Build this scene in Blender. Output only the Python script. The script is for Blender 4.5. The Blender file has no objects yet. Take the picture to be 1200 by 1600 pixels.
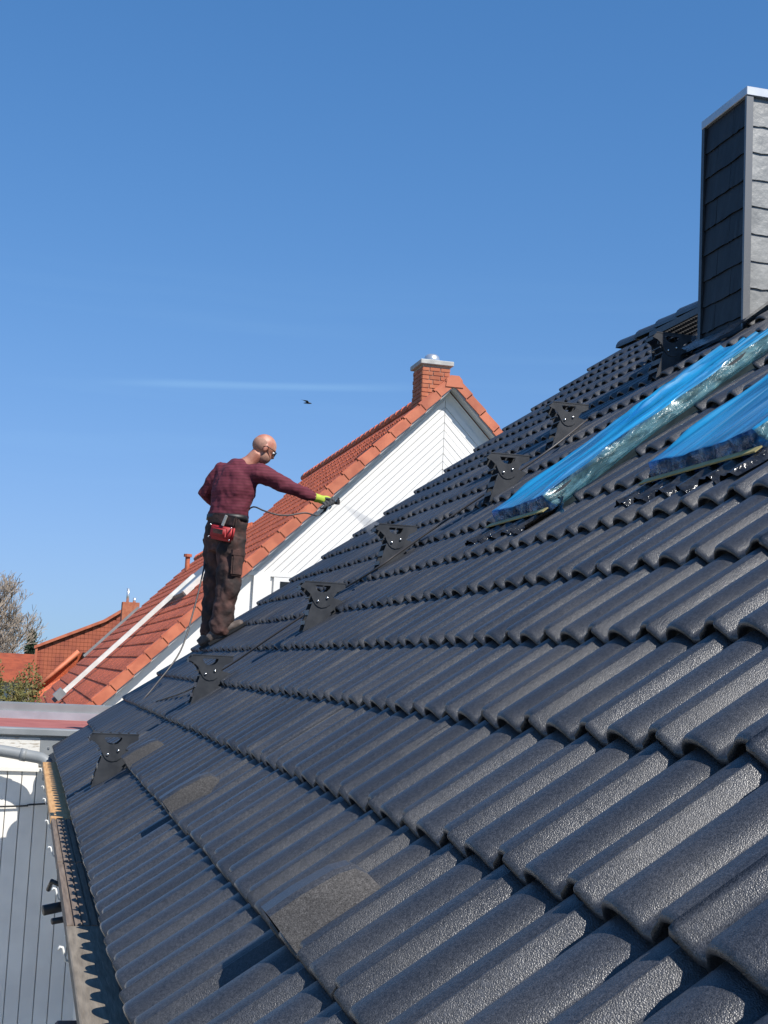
import bpy, bmesh, math, random
import numpy as np
from mathutils import Vector, Matrix, noise
from mathutils.geometry import tessellate_polygon
random.seed(7); rng = np.random.default_rng(7)
sc = bpy.context.scene
col = sc.collection
V = Vector

# ------------------------------------------------------------------ camera
cam_data = bpy.data.cameras.new('camera')
cam_data.sensor_fit = 'VERTICAL'; cam_data.sensor_height = 36.0
cam_data.lens = 36.0 * 2150.0 / 1600.0
cam_data.clip_start = 0.05; cam_data.clip_end = 3000
cam = bpy.data.objects.new('camera', cam_data); col.objects.link(cam)
YAW, PITCH, ROLL = 0.2465, 0.1174, 0.0488
Fw = V((math.sin(YAW)*math.cos(PITCH), math.cos(YAW)*math.cos(PITCH), math.sin(PITCH)))
Rt = V((math.cos(YAW), -math.sin(YAW), 0)); Up = Rt.cross(Fw)
R2 = math.cos(ROLL)*Rt + math.sin(ROLL)*Up
U2 = -math.sin(ROLL)*Rt + math.cos(ROLL)*Up
cam.matrix_world = Matrix(((R2.x, U2.x, -Fw.x, 0), (R2.y, U2.y, -Fw.y, 0), (R2.z, U2.z, -Fw.z, 0), (0, 0, 0, 1)))
sc.camera = cam

# ------------------------------------------------------------------ sky and sun
SUN = V((0.33, -0.56, 0.76)).normalized()
world = bpy.data.worlds.new('World'); sc.world = world; world.use_nodes = True
nt = world.node_tree; N = nt.nodes; L = nt.links
sky = N.new('ShaderNodeTexSky'); sky.sky_type = 'NISHITA'; sky.sun_disc = False
sky.sun_elevation = math.asin(SUN.z); sky.sun_rotation = math.atan2(SUN.x, SUN.y)
sky.air_density = 1.0; sky.dust_density = 0.0; sky.ozone_density = 6.0; sky.altitude = 0
hs = N.new('ShaderNodeHueSaturation'); hs.inputs['Saturation'].default_value = 1.19
L.new(sky.outputs[0], hs.inputs['Color'])
# thin cirrus streaks low over the horizon
tc = N.new('ShaderNodeTexCoord'); STK = (0.1912, 0.051)
mp = N.new('ShaderNodeMapping'); mp.inputs['Scale'].default_value = (2.2, 2.2, 34); mp.inputs['Rotation'].default_value = (0.012, -0.025, 0.3)
L.new(tc.outputs['Generated'], mp.inputs['Vector'])
cn = N.new('ShaderNodeTexNoise'); cn.inputs['Scale'].default_value = 1.3; cn.inputs['Detail'].default_value = 6; cn.inputs['Roughness'].default_value = 0.55
L.new(mp.outputs[0], cn.inputs['Vector'])
cr = N.new('ShaderNodeValToRGB'); cr.color_ramp.elements[0].position = 0.53; cr.color_ramp.elements[1].position = 0.85
L.new(cn.outputs['Fac'], cr.inputs['Fac'])
sx = N.new('ShaderNodeSeparateXYZ'); L.new(tc.outputs['Generated'], sx.inputs[0])
band = N.new('ShaderNodeMapRange'); band.inputs['From Min'].default_value = 0.30; band.inputs['From Max'].default_value = 0.12
L.new(sx.outputs['Z'], band.inputs['Value'])
mul = N.new('ShaderNodeMath'); mul.operation = 'MULTIPLY'; L.new(cr.outputs[0], mul.inputs[0]); L.new(band.outputs[0], mul.inputs[1])
mul2 = N.new('ShaderNodeMath'); mul2.operation = 'MULTIPLY'; mul2.inputs[1].default_value = 0.10; L.new(mul.outputs[0], mul2.inputs[0])
zl = N.new('ShaderNodeMath'); zl.operation = 'MULTIPLY_ADD'; zl.inputs[1].default_value = STK[1]; zl.inputs[2].default_value = STK[0]; L.new(sx.outputs['X'], zl.inputs[0])
wob = N.new('ShaderNodeMath'); wob.operation = 'MULTIPLY_ADD'; wob.inputs[1].default_value = 0.006; L.new(cn.outputs['Fac'], wob.inputs[0]); L.new(zl.outputs[0], wob.inputs[2])
dz = N.new('ShaderNodeMath'); dz.operation = 'SUBTRACT'; L.new(sx.outputs['Z'], dz.inputs[0]); L.new(wob.outputs[0], dz.inputs[1])
ab = N.new('ShaderNodeMath'); ab.operation = 'ABSOLUTE'; L.new(dz.outputs[0], ab.inputs[0])
th = N.new('ShaderNodeMapRange'); th.interpolation_type = 'SMOOTHSTEP'; th.inputs['From Min'].default_value = .0042; th.inputs['From Max'].default_value = .0; L.new(ab.outputs[0], th.inputs['Value'])
w1 = N.new('ShaderNodeMapRange'); w1.interpolation_type = 'SMOOTHSTEP'; w1.inputs["From Min"].default_value = .02; w1.inputs['From Max'].default_value = .10; L.new(sx.outputs['X'], w1.inputs['Value'])
w2 = N.new('ShaderNodeMapRange'); w2.interpolation_type = 'SMOOTHSTEP'; w2.inputs['From Min'].default_value = .29; w2.inputs['From Max'].default_value = .17; L.new(sx.outputs['X'], w2.inputs['Value'])
ww = N.new('ShaderNodeMath'); ww.operation = 'MULTIPLY'; L.new(w1.outputs[0], ww.inputs[0]); L.new(w2.outputs[0], ww.inputs[1])
fy = N.new('ShaderNodeMath'); fy.operation = 'GREATER_THAN'; fy.inputs[1].default_value = 0.0; L.new(sx.outputs['Y'], fy.inputs[0])
w3 = N.new('ShaderNodeMath'); w3.operation = 'MULTIPLY'; L.new(ww.outputs[0], w3.inputs[0]); L.new(fy.outputs[0], w3.inputs[1])
st = N.new('ShaderNodeMath'); st.operation = 'MULTIPLY'; L.new(w3.outputs[0], st.inputs[0]); L.new(th.outputs[0], st.inputs[1])
st2 = N.new('ShaderNodeMath'); st2.operation = 'MULTIPLY_ADD'; st2.inputs[1].default_value = .14; L.new(st.outputs[0], st2.inputs[0]); L.new(mul2.outputs[0], st2.inputs[2])
mixc = N.new('ShaderNodeMix'); mixc.data_type = 'RGBA'
L.new(st2.outputs[0], mixc.inputs[0]); L.new(hs.outputs[0], mixc.inputs[6]); mixc.inputs[7].default_value = (5.5, 11.0, 11.0, 1)
bg = N['Background']; bg.inputs['Strength'].default_value = 0.097
# per-channel shoulder: keeps the low sky from washing out to white
num = N.new('ShaderNodeVectorMath'); num.operation = 'SCALE'; num.inputs['Scale'].default_value = 1.9; L.new(mixc.outputs[2], num.inputs[0])
den = N.new('ShaderNodeVectorMath'); den.operation = 'MULTIPLY_ADD'; den.inputs[1].default_value = (.115*4.2, .115*2.4, .115*1.15); den.inputs[2].default_value = (1, 1, 1); L.new(mixc.outputs[2], den.inputs[0])
dv = N.new('ShaderNodeVectorMath'); dv.operation = 'DIVIDE'; L.new(num.outputs[0], dv.inputs[0]); L.new(den.outputs[0], dv.inputs[1])
L.new(dv.outputs[0], bg.inputs['Color'])
sun_d = bpy.data.lights.new('sun', 'SUN'); sun_d.energy = 5.0; sun_d.angle = math.radians(0.53); sun_d.color = (1.0, 0.955, 0.89)
sun = bpy.data.objects.new('sun', sun_d); col.objects.link(sun)
sun.rotation_euler = SUN.to_track_quat('Z', 'Y').to_euler(); sun.location = (4, -8, 14)
sc.view_settings.view_transform = 'Standard'; sc.view_settings.look = 'None'
sc.view_settings.exposure = 0.30; sc.view_settings.gamma = 1.0; sc.view_settings.use_curve_mapping = False

sc.cycles.use_denoising = True

# ------------------------------------------------------------------ helpers
def setp(o, label=None, cat=None, group=None, kind=None):
    if label: o['label'] = label
    if cat: o['category'] = cat
    if group: o['group'] = group
    if kind: o['kind'] = kind
    return o
def empty(name, loc=(0, 0, 0), **k):
    o = bpy.data.objects.new(name, None); o.location = loc; o.empty_display_size = 0.2; col.objects.link(o)
    return setp(o, **k)
def link(name, me, mats, parent=None, smooth=False, **k):
    o = bpy.data.objects.new(name, me); col.objects.link(o)
    if mats is not None:
        for m in (mats if isinstance(mats, (list, tuple)) else [mats]): me.materials.append(m)
    if smooth:
        me.polygons.foreach_set('use_smooth', [True]*len(me.polygons))
    if parent is not None:
        o.parent = parent
        o.matrix_parent_inverse = parent.matrix_basis.inverted()
    return setp(o, **k)
def obj(name, bm, mats, parent=None, smooth=False, **k):
    me = bpy.data.meshes.new(name); bm.normal_update(); bm.to_mesh(me); bm.free()
    return link(name, me, mats, parent, smooth, **k)
def pyobj(name, vs, fs, mats, parent=None, smooth=False, **k):
    me = bpy.data.meshes.new(name); me.from_pydata([tuple(v) for v in vs], [], fs); me.update()
    return link(name, me, mats, parent, smooth, **k)
def add_box(bm, lo, hi, mi=0, M=None):
    (x0, y0, z0), (x1, y1, z1) = lo, hi
    c = [(x0,y0,z0),(x1,y0,z0),(x1,y1,z0),(x0,y1,z0),(x0,y0,z1),(x1,y0,z1),(x1,y1,z1),(x0,y1,z1)]
    vs = [bm.verts.new(M @ V(p) if M else p) for p in c]
    for f in ((0,3,2,1),(4,5,6,7),(0,1,5,4),(1,2,6,5),(2,3,7,6),(3,0,4,7)):
        bm.faces.new([vs[i] for i in f]).material_index = mi
    return vs
def box(name, lo, hi, m, parent=None, bevel=0.0, M=None, **k):
    bm = bmesh.new(); add_box(bm, lo, hi, 0, M)
    if bevel: bmesh.ops.bevel(bm, geom=list(bm.edges), offset=bevel, segments=1, affect='EDGES')
    return obj(name, bm, m, parent, **k)
def add_prism(bm, poly, y0, y1, holes=(), mi=0):
    """polygon in x,z (with holes) extruded from y0 to y1"""
    loops = [list(poly)] + [list(h) for h in holes]
    flat = [q for l in loops for q in l]
    tris = tessellate_polygon([[V((q[0], q[1], 0)) for q in l] for l in loops])
    a = [bm.verts.new((q[0], y0, q[1])) for q in flat]; b = [bm.verts.new((q[0], y1, q[1])) for q in flat]
    for t in tris:
        for vs in ([a[i] for i in t], [b[i] for i in reversed(t)]):
            try: bm.faces.new(vs).material_index = mi
            except ValueError: pass
    i0 = 0
    for l in loops:
        n = len(l)
        for i in range(n):
            j = (i+1) % n
            try: bm.faces.new((a[i0+i], a[i0+j], b[i0+j], b[i0+i])).material_index = mi
            except ValueError: pass
        i0 += n
    bmesh.ops.recalc_face_normals(bm, faces=list(bm.faces))
def prism(name, poly, y0, y1, m, parent=None, holes=(), bevel=0, **k):
    bm = bmesh.new(); add_prism(bm, poly, y0, y1, holes)
    o = obj(name, bm, m, parent, **k)
    if bevel:
        md = o.modifiers.new('bevel', 'BEVEL'); md.width = bevel; md.segments = 2; md.limit_method = 'ANGLE'
    return o
def spline(pts, n=8):
    P = [V(p) for p in pts]; P = [2*P[0]-P[1]] + P + [2*P[-1]-P[-2]]; out = []
    for i in range(1, len(P)-2):
        for j in range(n):
            t = j/n
            out.append(0.5*((2*P[i]) + (P[i+1]-P[i-1])*t + (2*P[i-1]-5*P[i]+4*P[i+1]-P[i+2])*t*t + (3*P[i]-P[i-1]-3*P[i+1]+P[i+2])*t**3))
    out.append(P[-2]); return out
def add_tube(bm, pts, rad, seg=10, ref=None, cap=True, mi=0):
    """rad: number, list of numbers, or list of (ra, rb); ra is measured along ref"""
    pts = [V(p) for p in pts]; rings = []; prev = None
    for i, p in enumerate(pts):
        d = (pts[min(i+1, len(pts)-1)] - pts[max(i-1, 0)])
        d = d.normalized() if d.length > 1e-9 else V((0, 0, 1))
        r0 = V(ref) if ref is not None else (prev if prev is not None else (V((0, 0, 1)) if abs(d.z) < .9 else V((1, 0, 0))))
        a = (r0 - d*r0.dot(d)); a = a.normalized() if a.length > 1e-6 else d.orthogonal().normalized()
        prev = a; b = d.cross(a)
        r = rad[i] if isinstance(rad, (list, tuple)) else rad
        ra, rb = r if isinstance(r, (list, tuple)) else (r, r)
        rings.append([bm.verts.new(p + a*ra*math.cos(2*math.pi*j/seg) + b*rb*math.sin(2*math.pi*j/seg)) for j in range(seg)])
    for q, w in zip(rings, rings[1:]):
        for j in range(seg):
            bm.faces.new((q[j], q[(j+1) % seg], w[(j+1) % seg], w[j])).material_index = mi
    if cap:
        bm.faces.new(list(reversed(rings[0]))).material_index = mi; bm.faces.new(rings[-1]).material_index = mi
def tube(name, pts, rad, m, parent=None, seg=10, ref=None, **k):
    bm = bmesh.new(); add_tube(bm, pts, rad, seg, ref); return obj(name, bm, m, parent, smooth=True, **k)
def add_ball(bm, c, r, M=None, u=14, v=10):
    r = r if isinstance(r, (tuple, list)) else (r, r, r)
    T = Matrix.Translation(c) @ (M.to_4x4() if M else Matrix.Identity(4)) @ Matrix.Diagonal((r[0], r[1], r[2], 1))
    bmesh.ops.create_uvsphere(bm, u_segments=u, v_segments=v, radius=1, matrix=T)

# ------------------------------------------------------------------ materials
def mat(name, c, rough=0.6, metal=0.0, c2=None, nscale=3.0, lo=0.4, hi=0.6, bump=0.0, bscale=80.0, bdist=0.003,
        detail=4, stretch=None, spec=0.5, objrand=0.0, coord='pos', rvar=0.0):
    m = bpy.data.materials.new(name); m.use_nodes = True
    t = m.node_tree; n = t.nodes; l = t.links; b = n['Principled BSDF']
    b.inputs['Roughness'].default_value = rough; b.inputs['Metallic'].default_value = metal
    b.inputs['Specular IOR Level'].default_value = spec
    b.inputs['Base Color'].default_value = (*c, 1)
    if coord == 'pos':
        src = n.new('ShaderNodeNewGeometry').outputs['Position']
    else:
        src = n.new('ShaderNodeTexCoord').outputs['Object']
    if stretch:
        mpn = n.new('ShaderNodeMapping'); mpn.inputs['Scale'].default_value = stretch; l.new(src, mpn.inputs[0]); src = mpn.outputs[0]
    out = None
    if c2 is not None:
        no = n.new('ShaderNodeTexNoise'); no.inputs['Scale'].default_value = nscale; no.inputs['Detail'].default_value = detail
        l.new(src, no.inputs['Vector'])
        rp = n.new('ShaderNodeValToRGB'); e = rp.color_ramp.elements
        e[0].position = lo; e[0].color = (*c, 1); e[1].position = hi; e[1].color = (*c2, 1)
        l.new(no.outputs['Fac'], rp.inputs['Fac']); out = rp.outputs['Color']
        if rvar:
            mr = n.new('ShaderNodeMapRange'); mr.inputs['To Min'].default_value = rough-rvar; mr.inputs['To Max'].default_value = rough+rvar
            l.new(no.outputs['Fac'], mr.inputs['Value']); l.new(mr.outputs[0], b.inputs['Roughness'])
    if objrand:
        oi = n.new('ShaderNodeObjectInfo'); mr = n.new('ShaderNodeMapRange')
        mr.inputs['To Min'].default_value = 1-objrand; mr.inputs['To Max'].default_value = 1+objrand
        l.new(oi.outputs['Random'], mr.inputs['Value'])
        mm = n.new('ShaderNodeVectorMath'); mm.operation = 'SCALE'
        if out is not None: l.new(out, mm.inputs[0])
        else: mm.inputs[0].default_value = c
        l.new(mr.outputs[0], mm.inputs['Scale']); out = mm.outputs[0]
    if out is not None: l.new(out, b.inputs['Base Color'])
    if bump:
        bn = n.new('ShaderNodeTexNoise'); bn.inputs['Scale'].default_value = bscale; bn.inputs['Detail'].default_value = 3
        l.new(src, bn.inputs['Vector'])
        bp = n.new('ShaderNodeBump'); bp.inputs['Strength'].default_value = bump; bp.inputs['Distance'].default_value = bdist
        l.new(bn.outputs['Fac'], bp.inputs['Height']); l.new(bp.outputs[0], b.inputs['Normal'])
    return m
def tile_paint(name, base, worn, rough, grain, spec=.5):
    m = mat(name, base, rough, spec=spec)
    t = m.node_tree; n = t.nodes; l = t.links; b = n['Principled BSDF']
    pos = n.new('ShaderNodeNewGeometry').outputs['Position']
    big = n.new('ShaderNodeTexNoise'); big.inputs['Scale'].default_value = 2.3; big.inputs['Detail'].default_value = 5; l.new(pos, big.inputs['Vector'])
    rp = n.new('ShaderNodeValToRGB'); rp.color_ramp.elements[0].position = .52; rp.color_ramp.elements[1].position = .74
    rp.color_ramp.elements[0].color = (*base, 1); rp.color_ramp.elements[1].color = (*worn, 1); l.new(big.outputs['Fac'], rp.inputs['Fac'])
    g1 = n.new('ShaderNodeTexNoise'); g1.inputs['Scale'].default_value = grain; g1.inputs['Detail'].default_value = 2; l.new(pos, g1.inputs['Vector'])
    g2 = n.new('ShaderNodeTexVoronoi'); g2.inputs['Scale'].default_value = grain*1.1; l.new(pos, g2.inputs['Vector'])
    # speckle of granules under the coat
    sp = n.new('ShaderNodeMapRange'); sp.inputs['From Min'].default_value = .3; sp.inputs['From Max'].default_value = .72
    sp.inputs['To Min'].default_value = .5; sp.inputs['To Max'].default_value = 1.7; l.new(g1.outputs['Fac'], sp.inputs['Value'])
    g3 = n.new('ShaderNodeTexNoise'); g3.inputs['Scale'].default_value = grain*.36; g3.inputs['Detail'].default_value = 3; g3.inputs['Roughness'].default_value = .7; l.new(pos, g3.inputs['Vector'])
    s3 = n.new('ShaderNodeMapRange'); s3.inputs['From Min'].default_value = .33; s3.inputs['From Max'].default_value = .67; s3.inputs['To Min'].default_value = .62; s3.inputs['To Max'].default_value = 1.4; l.new(g3.outputs['Fac'], s3.inputs['Value'])
    oi = n.new('ShaderNodeObjectInfo'); orr = n.new('ShaderNodeMapRange'); orr.inputs['To Min'].default_value = .86; orr.inputs['To Max'].default_value = 1.14
    l.new(oi.outputs['Random'], orr.inputs['Value'])
    mu = n.new('ShaderNodeMath'); mu.operation = 'MULTIPLY'; l.new(sp.outputs[0], mu.inputs[0]); l.new(orr.outputs[0], mu.inputs[1])
    mu3 = n.new('ShaderNodeMath'); mu3.operation = 'MULTIPLY'; l.new(mu.outputs[0], mu3.inputs[0]); l.new(s3.outputs[0], mu3.inputs[1]); mu = mu3
    sc_ = n.new('ShaderNodeVectorMath'); sc_.operation = 'SCALE'; l.new(rp.outputs[0], sc_.inputs[0]); l.new(mu.outputs[0], sc_.inputs['Scale'])
    l.new(sc_.outputs[0], b.inputs['Base Color'])
    rr = n.new('ShaderNodeMapRange'); rr.inputs['From Min'].default_value = .35; rr.inputs['From Max'].default_value = .7
    rr.inputs['To Min'].default_value = rough-.04; rr.inputs['To Max'].default_value = rough+.16; l.new(big.outputs['Fac'], rr.inputs['Value']); l.new(rr.outputs[0], b.inputs['Roughness'])
    a0 = n.new('ShaderNodeMath'); a0.operation = 'ADD'; l.new(g1.outputs['Fac'], a0.inputs[0]); l.new(g2.outputs['Distance'], a0.inputs[1])
    ad = n.new('ShaderNodeMath'); ad.operation = 'MULTIPLY_ADD'; ad.inputs[1].default_value = .8; l.new(g3.outputs['Fac'], ad.inputs[0]); l.new(a0.outputs[0], ad.inputs[2])
    bp = n.new('ShaderNodeBump'); bp.inputs['Strength'].default_value = .40; bp.inputs['Distance'].default_value = .0014
    l.new(ad.outputs[0], bp.inputs['Height'])
    b2 = n.new('ShaderNodeBump'); b2.inputs['Strength'].default_value = .5; b2.inputs['Distance'].default_value = .02
    l.new(big.outputs['Fac'], b2.inputs['Height']); l.new(bp.outputs[0], b2.inputs['Normal']); l.new(b2.outputs[0], b.inputs['Normal'])
    return m
M_tile = tile_paint('anthracite_tile_coat', (.032, .0335, .038), (.055, .0525, .051), .34, 470, .72)
M_bare = tile_paint('bare_concrete_tile', (.046, .0435, .042), (.075, .069, .064), .8, 420)
M_orange = tile_paint('orange_clay_tile', (.54, .125, .052), (.38, .09, .045), .6, 90)
M_orange2 = mat('verge_clay', (.56, .17, .085), .6, c2=(.44, .12, .06), nscale=4, bump=.2, bscale=60, objrand=.1)
M_mortar = mat('dark_underlay', (.012, .012, .013), .9)
M_steel = mat('anthracite_steel', (.028, .030, .034), .42, .0, c2=(.042, .044, .048), nscale=18, bump=.15, bscale=200, bdist=.001)
M_bolt = mat('zinc_bolt', (.75, .75, .74), .25, 1.0)
M_slate_shade = mat('shaded_slate', (.010, .011, .013), .5, spec=.25, c2=(.015, .016, .018), nscale=6, bump=.4, bscale=22, bdist=.005, objrand=.1)  # slate of the side face, with its shade darkened into the colour
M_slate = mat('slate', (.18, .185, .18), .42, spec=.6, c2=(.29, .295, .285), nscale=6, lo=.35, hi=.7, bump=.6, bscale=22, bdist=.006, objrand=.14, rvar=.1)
M_trim = mat('grey_trim_metal', (.15, .155, .16), .42, .3)
M_zinc = mat('zinc_sheet', (.55, .57, .59), .38, .55, c2=(.46, .48, .50), nscale=5, bump=.1, bscale=12)
M_coat = mat('grey_coated_sheet', (.25, .265, .27), .5, c2=(.21, .225, .23), nscale=4, bump=.08, bscale=20)
M_lead = mat('black_lead', (.012, .012, .013), .16, c2=(.03, .03, .03), nscale=30, bump=.9, bscale=75, bdist=.006)
M_white = mat('white_paint', (.82, .80, .755), .55, c2=(.74, .72, .68), nscale=1.6, lo=.3, hi=.75, bump=.05, bscale=30, objrand=.02)
M_plaster = mat('white_plaster', (.82, .80, .755), .85, c2=(.76, .74, .70), nscale=1.2, bump=.25, bscale=90)
M_whiteboard = mat('white_profiled_board', (.88, .84, .76), .5, c2=(.80, .76, .69), nscale=3, bump=.08, bscale=30, objrand=.03)
M_peel = mat('peeling_white_board', (.70, .68, .62), .8, c2=(.42, .37, .30), nscale=14, lo=.56, hi=.68, bump=.4, bscale=40, stretch=(1, 1, 4))
M_soffit = mat('grey_soffit', (.50, .52, .52), .7, c2=(.44, .45, .45), nscale=3)
M_bitumen = mat('red_bitumen', (.36, .115, .095), .85, c2=(.29, .085, .07), nscale=3.5, bump=.4, bscale=160, bdist=.002)
M_newwood = mat('fresh_pine', (.62, .36, .15), .65, c2=(.50, .27, .10), nscale=5, stretch=(14, .8, 6), bump=.15, bscale=12)
M_oldwood = mat('weathered_wood', (.12, .088, .066), .85, c2=(.22, .17, .13), nscale=9, stretch=(10, .6, 5), lo=.3, hi=.7, bump=.5, bscale=9, bdist=.004)
M_greywood = mat('grey_plank', (.135, .112, .085), .9, c2=(.24, .205, .16), nscale=8, stretch=(9, 1.0, 5), lo=.3, hi=.7, bump=.6, bscale=16, bdist=.004)
M_brick = mat('red_brick', (.50, .17, .085), .8, c2=(.42, .125, .06), nscale=9, bump=.3, bscale=60, objrand=.16)
M_mort = mat('mortar', (.46, .36, .29), .9)
M_conc = mat('concrete_cap', (.50, .50, .47), .85, c2=(.40, .40, .38), nscale=8, bump=.3, bscale=50)
M_alu = mat('aluminium', (.78, .78, .77), .3, .75, c2=(.70, .70, .69), nscale=6)
M_rail = mat('white_rail', (.76, .76, .72), .45, c2=(.66, .65, .60), nscale=5)
M_black = mat('black_rubber', (.012, .012, .013), .5)
M_hose = mat('grey_hose', (.05, .045, .044), .45)
M_glass = mat('window_glass', (.02, .025, .03), .08, spec=.25)
M_tape = mat('masking_tape', (.30, .25, .10), .6, c2=(.36, .30, .12), nscale=20)
M_bark = mat('bark', (.22, .175, .135), .9, c2=(.32, .265, .21), nscale=6)
M_leaf = mat('shrub_leaf', (.06, .075, .022), .6, c2=(.17, .15, .055), nscale=5, spec=.25)
M_leaf2 = mat('fir_needles', (.02, .035, .022), .7, c2=(.035, .05, .03), nscale=3, spec=.2)
M_grass = mat('grass', (.05, .075, .022), .9, c2=(.09, .10, .035), nscale=1.5, bump=.6, bscale=20, bdist=.03)
M_rust = mat('brown_metal', (.075, .032, .02), .6, c2=(.05, .022, .015), nscale=12)

# ------------------------------------------------------------------ ground
g = 600.0
ground = pyobj('ground', [(-g, -g, -4.2), (g, -g, -4.2), (g, g+400, -4.2), (-g, g+400, -4.2)], [(0, 1, 2, 3)], M_grass, kind='structure')

M_bounce = mat('bounce_paving', (.42, .38, .32), .9, c2=(.34, .31, .26), nscale=2, bump=.3, bscale=30)
pyobj('bounce_yard', [(-14, -6, -4.19), (9.5, -6, -4.19), (9.5, 20, -4.19), (-14, 20, -4.19)], [(0, 1, 2, 3)], M_bounce, kind='structure')  # unseen pale ground, added to bounce warm sunlight up onto the boarded wall

# ------------------------------------------------------------------ interlocking double-roll tile
A = 0.6694; GA = 0.3358; X0, Z0 = 0.2719, -0.7526; YV = 11.45
ta = V((math.cos(A), 0, math.sin(A))); na = V((-math.sin(A), 0, math.cos(A))); O0 = V((X0, 0, Z0))
def S(k, y, h=0.0): return O0 + ta*(k*GA) + V((0, y, 0)) + na*h
HV, STEP, HR, TW = 0.030, 0.029, 0.035, 0.30
def roll(w):
    d = abs(((w + .030 + .075) % .15) - .075)
    return HR*(1-(min(d, .0589)/.059)**2.3)**.9
def tile_arrays(w0=0.0, w1=0.311, fine=True, gauge=GA, length=0.42):
    if fine: ds = [0, .012, .024, .035, .044, .051, .0555, .0585, .066]
    else: ds = [0, .022, .040, .054, .062]
    ws = sorted({round(c-.030+s*d, 5) for c in (0, .15, .30) for d in ds for s in (-1, 1)} | {w0, w1} | ({w0+.003, w0+.006} if fine and w0 == 0 else set()))
    ws = [w for w in ws if w0-1e-6 <= w <= w1+1e-6]
    ws = [w for i, w in enumerate(ws) if i == 0 or w-ws[i-1] > .0012]
    r, rv = .015, .011
    if fine: us = [.0, .002, .005, .010, .015, .12, .26, length]
    else: us = [.0, .005, .015, length]
    vs = []; 
    for w in ws:
        back = .014 if w > .224 else 0.0
        lift = .0060*max(0, 1-w/.030) if w < .030 else 0
        if fine and .0015 < w < .0055: lift += .0026
        top0 = roll(w)+lift+HV
        rec = .005+(.036 if w > .224 else .022)*roll(w)/HR
        col_ = [(rec+back, -w, roll(w)-.001), (rec+back, -w, top0-rv-.007), (.0025+back, -w, top0-rv-.005)]
        for u in us:
            drop = rv*(1-math.sqrt(max(0, 1-((r-min(u, r))/r)**2)))
            col_.append((u+back*(1-u/length), -w, top0-STEP/gauge*u-drop))
        vs.append(col_)
    nu = len(us)+3; flat = [p for c in vs for p in c]; fs = []
    for i in range(len(ws)-1):
        for j in range(nu-1):
            a = i*nu+j; fs.append((a, a+nu, a+nu+1, a+1))
    # seam edge of the cover flap
    if w0 == 0:
        n0 = len(flat)
        for j in range(nu):
            p = flat[j]; flat.append((p[0], p[1]+.0005, p[2]-.012))
        for j in range(nu-1): fs.append((j, j+1, n0+j+1, n0+j))
    return np.array(flat), fs
def tile_mesh(name, mats, **k):
    v, f = tile_arrays(**k); me = bpy.data.meshes.new(name); me.from_pydata([tuple(p) for p in v], [], f); me.update()
    me.polygons.foreach_set('use_smooth', [True]*len(me.polygons)); me.materials.append(mats); return me
def tile_matrix(t_, n_, o, wob=True):
    M = Matrix(((t_.x, 0, n_.x, o.x), (0, 1, 0, o.y), (t_.z, 0, n_.z, o.z), (0, 0, 0, 1)))
    if wob:
        M = M @ Matrix.Translation((random.uniform(-.003, .003), random.uniform(-.0015, .0015), random.uniform(-.001, .0015))) \
              @ Matrix.Rotation(random.uniform(-.005, .005), 4, 'Z') @ Matrix.Rotation(random.uniform(-.006, .006), 4, 'X')
    return M
def lay_field(name, spots, arr, m, parent, **k):
    v0, f0 = arr; nv = len(v0); vs = np.empty((nv*len(spots), 3)); fs = []
    vh = np.c_[v0, np.ones(nv)]
    for i, M in enumerate(spots):
        vs[i*nv:(i+1)*nv] = (vh @ np.array(M).T)[:, :3]
        fs += [tuple(q+i*nv for q in f) for f in f0]
    return pyobj(name, vs, fs, m, parent, smooth=True, **k)

# ------------------------------------------------------------------ the dark tiled house
house = empty('tiled_house', (X0+3, 6, -4.2), label='house with freshly coated anthracite roof tiles filling the foreground', cat='house')
K_R = 18.35
ridge = S(K_R, 0)
deck_b = [S(-.05, .3, -.02), S(-.05, YV-.03, -.02), S(K_R, YV-.03, -.02), S(K_R, .3, -.02)]
bx = 2*ridge.x - deck_b[0].x
deck_v = [tuple(p) for p in deck_b] + [(bx, .3, deck_b[0].z), (bx, YV-.03, deck_b[0].z)]
roof = pyobj('roof', deck_v, [(0, 3, 2, 1), (3, 4, 5, 2)], M_mortar, house)
WINS = [(5.28, 5.92), (3.58, 4.28)]; WK0, WK1 = 6.86, 10.9
full = tile_mesh('tile', M_tile)
coarse = tile_arrays(fine=False)
spots = []; cut = {}
for k in range(18):
    for j in range(37):
        y1 = YV - TW*j; y0 = y1 - TW
        w0, w1 = 0.0, .311
        if 7 <= k <= 10:
            for (a, b) in WINS:
                a -= .10; b += .06
                if y0 < b and y1 > a:
                    if y1 > b: w1 = min(w1, y1-b)
                    elif y0 < a: w0 = max(w0, y1-a)
                    else: w0 = 9
        if w0 > .27 or w1 < .03: continue
        if 13 <= k and S(k, 0).x + .1 > 3.69 and S(k, 0).x < 4.35 and y0 < 7.20 and y1 > 6.76: continue
        kk = .02 if k == 0 else k
        M = tile_matrix(ta, na, S(kk, y1, 0))
        c = M @ V((.17, -.15, .03)); d = c.length
        x = 600+2150*(c.dot(R2)/c.dot(Fw)); y = 800-2150*(c.dot(U2)/c.dot(Fw))
        vis = -60 < x < 1290 and -50 < y < 1750 and c.dot(Fw) > .3
        spots.append((d + (0 if vis else 100), M, (round(w0, 3), round(w1, 3))))
spots.sort(key=lambda q: q[0])
rest = []
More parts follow.
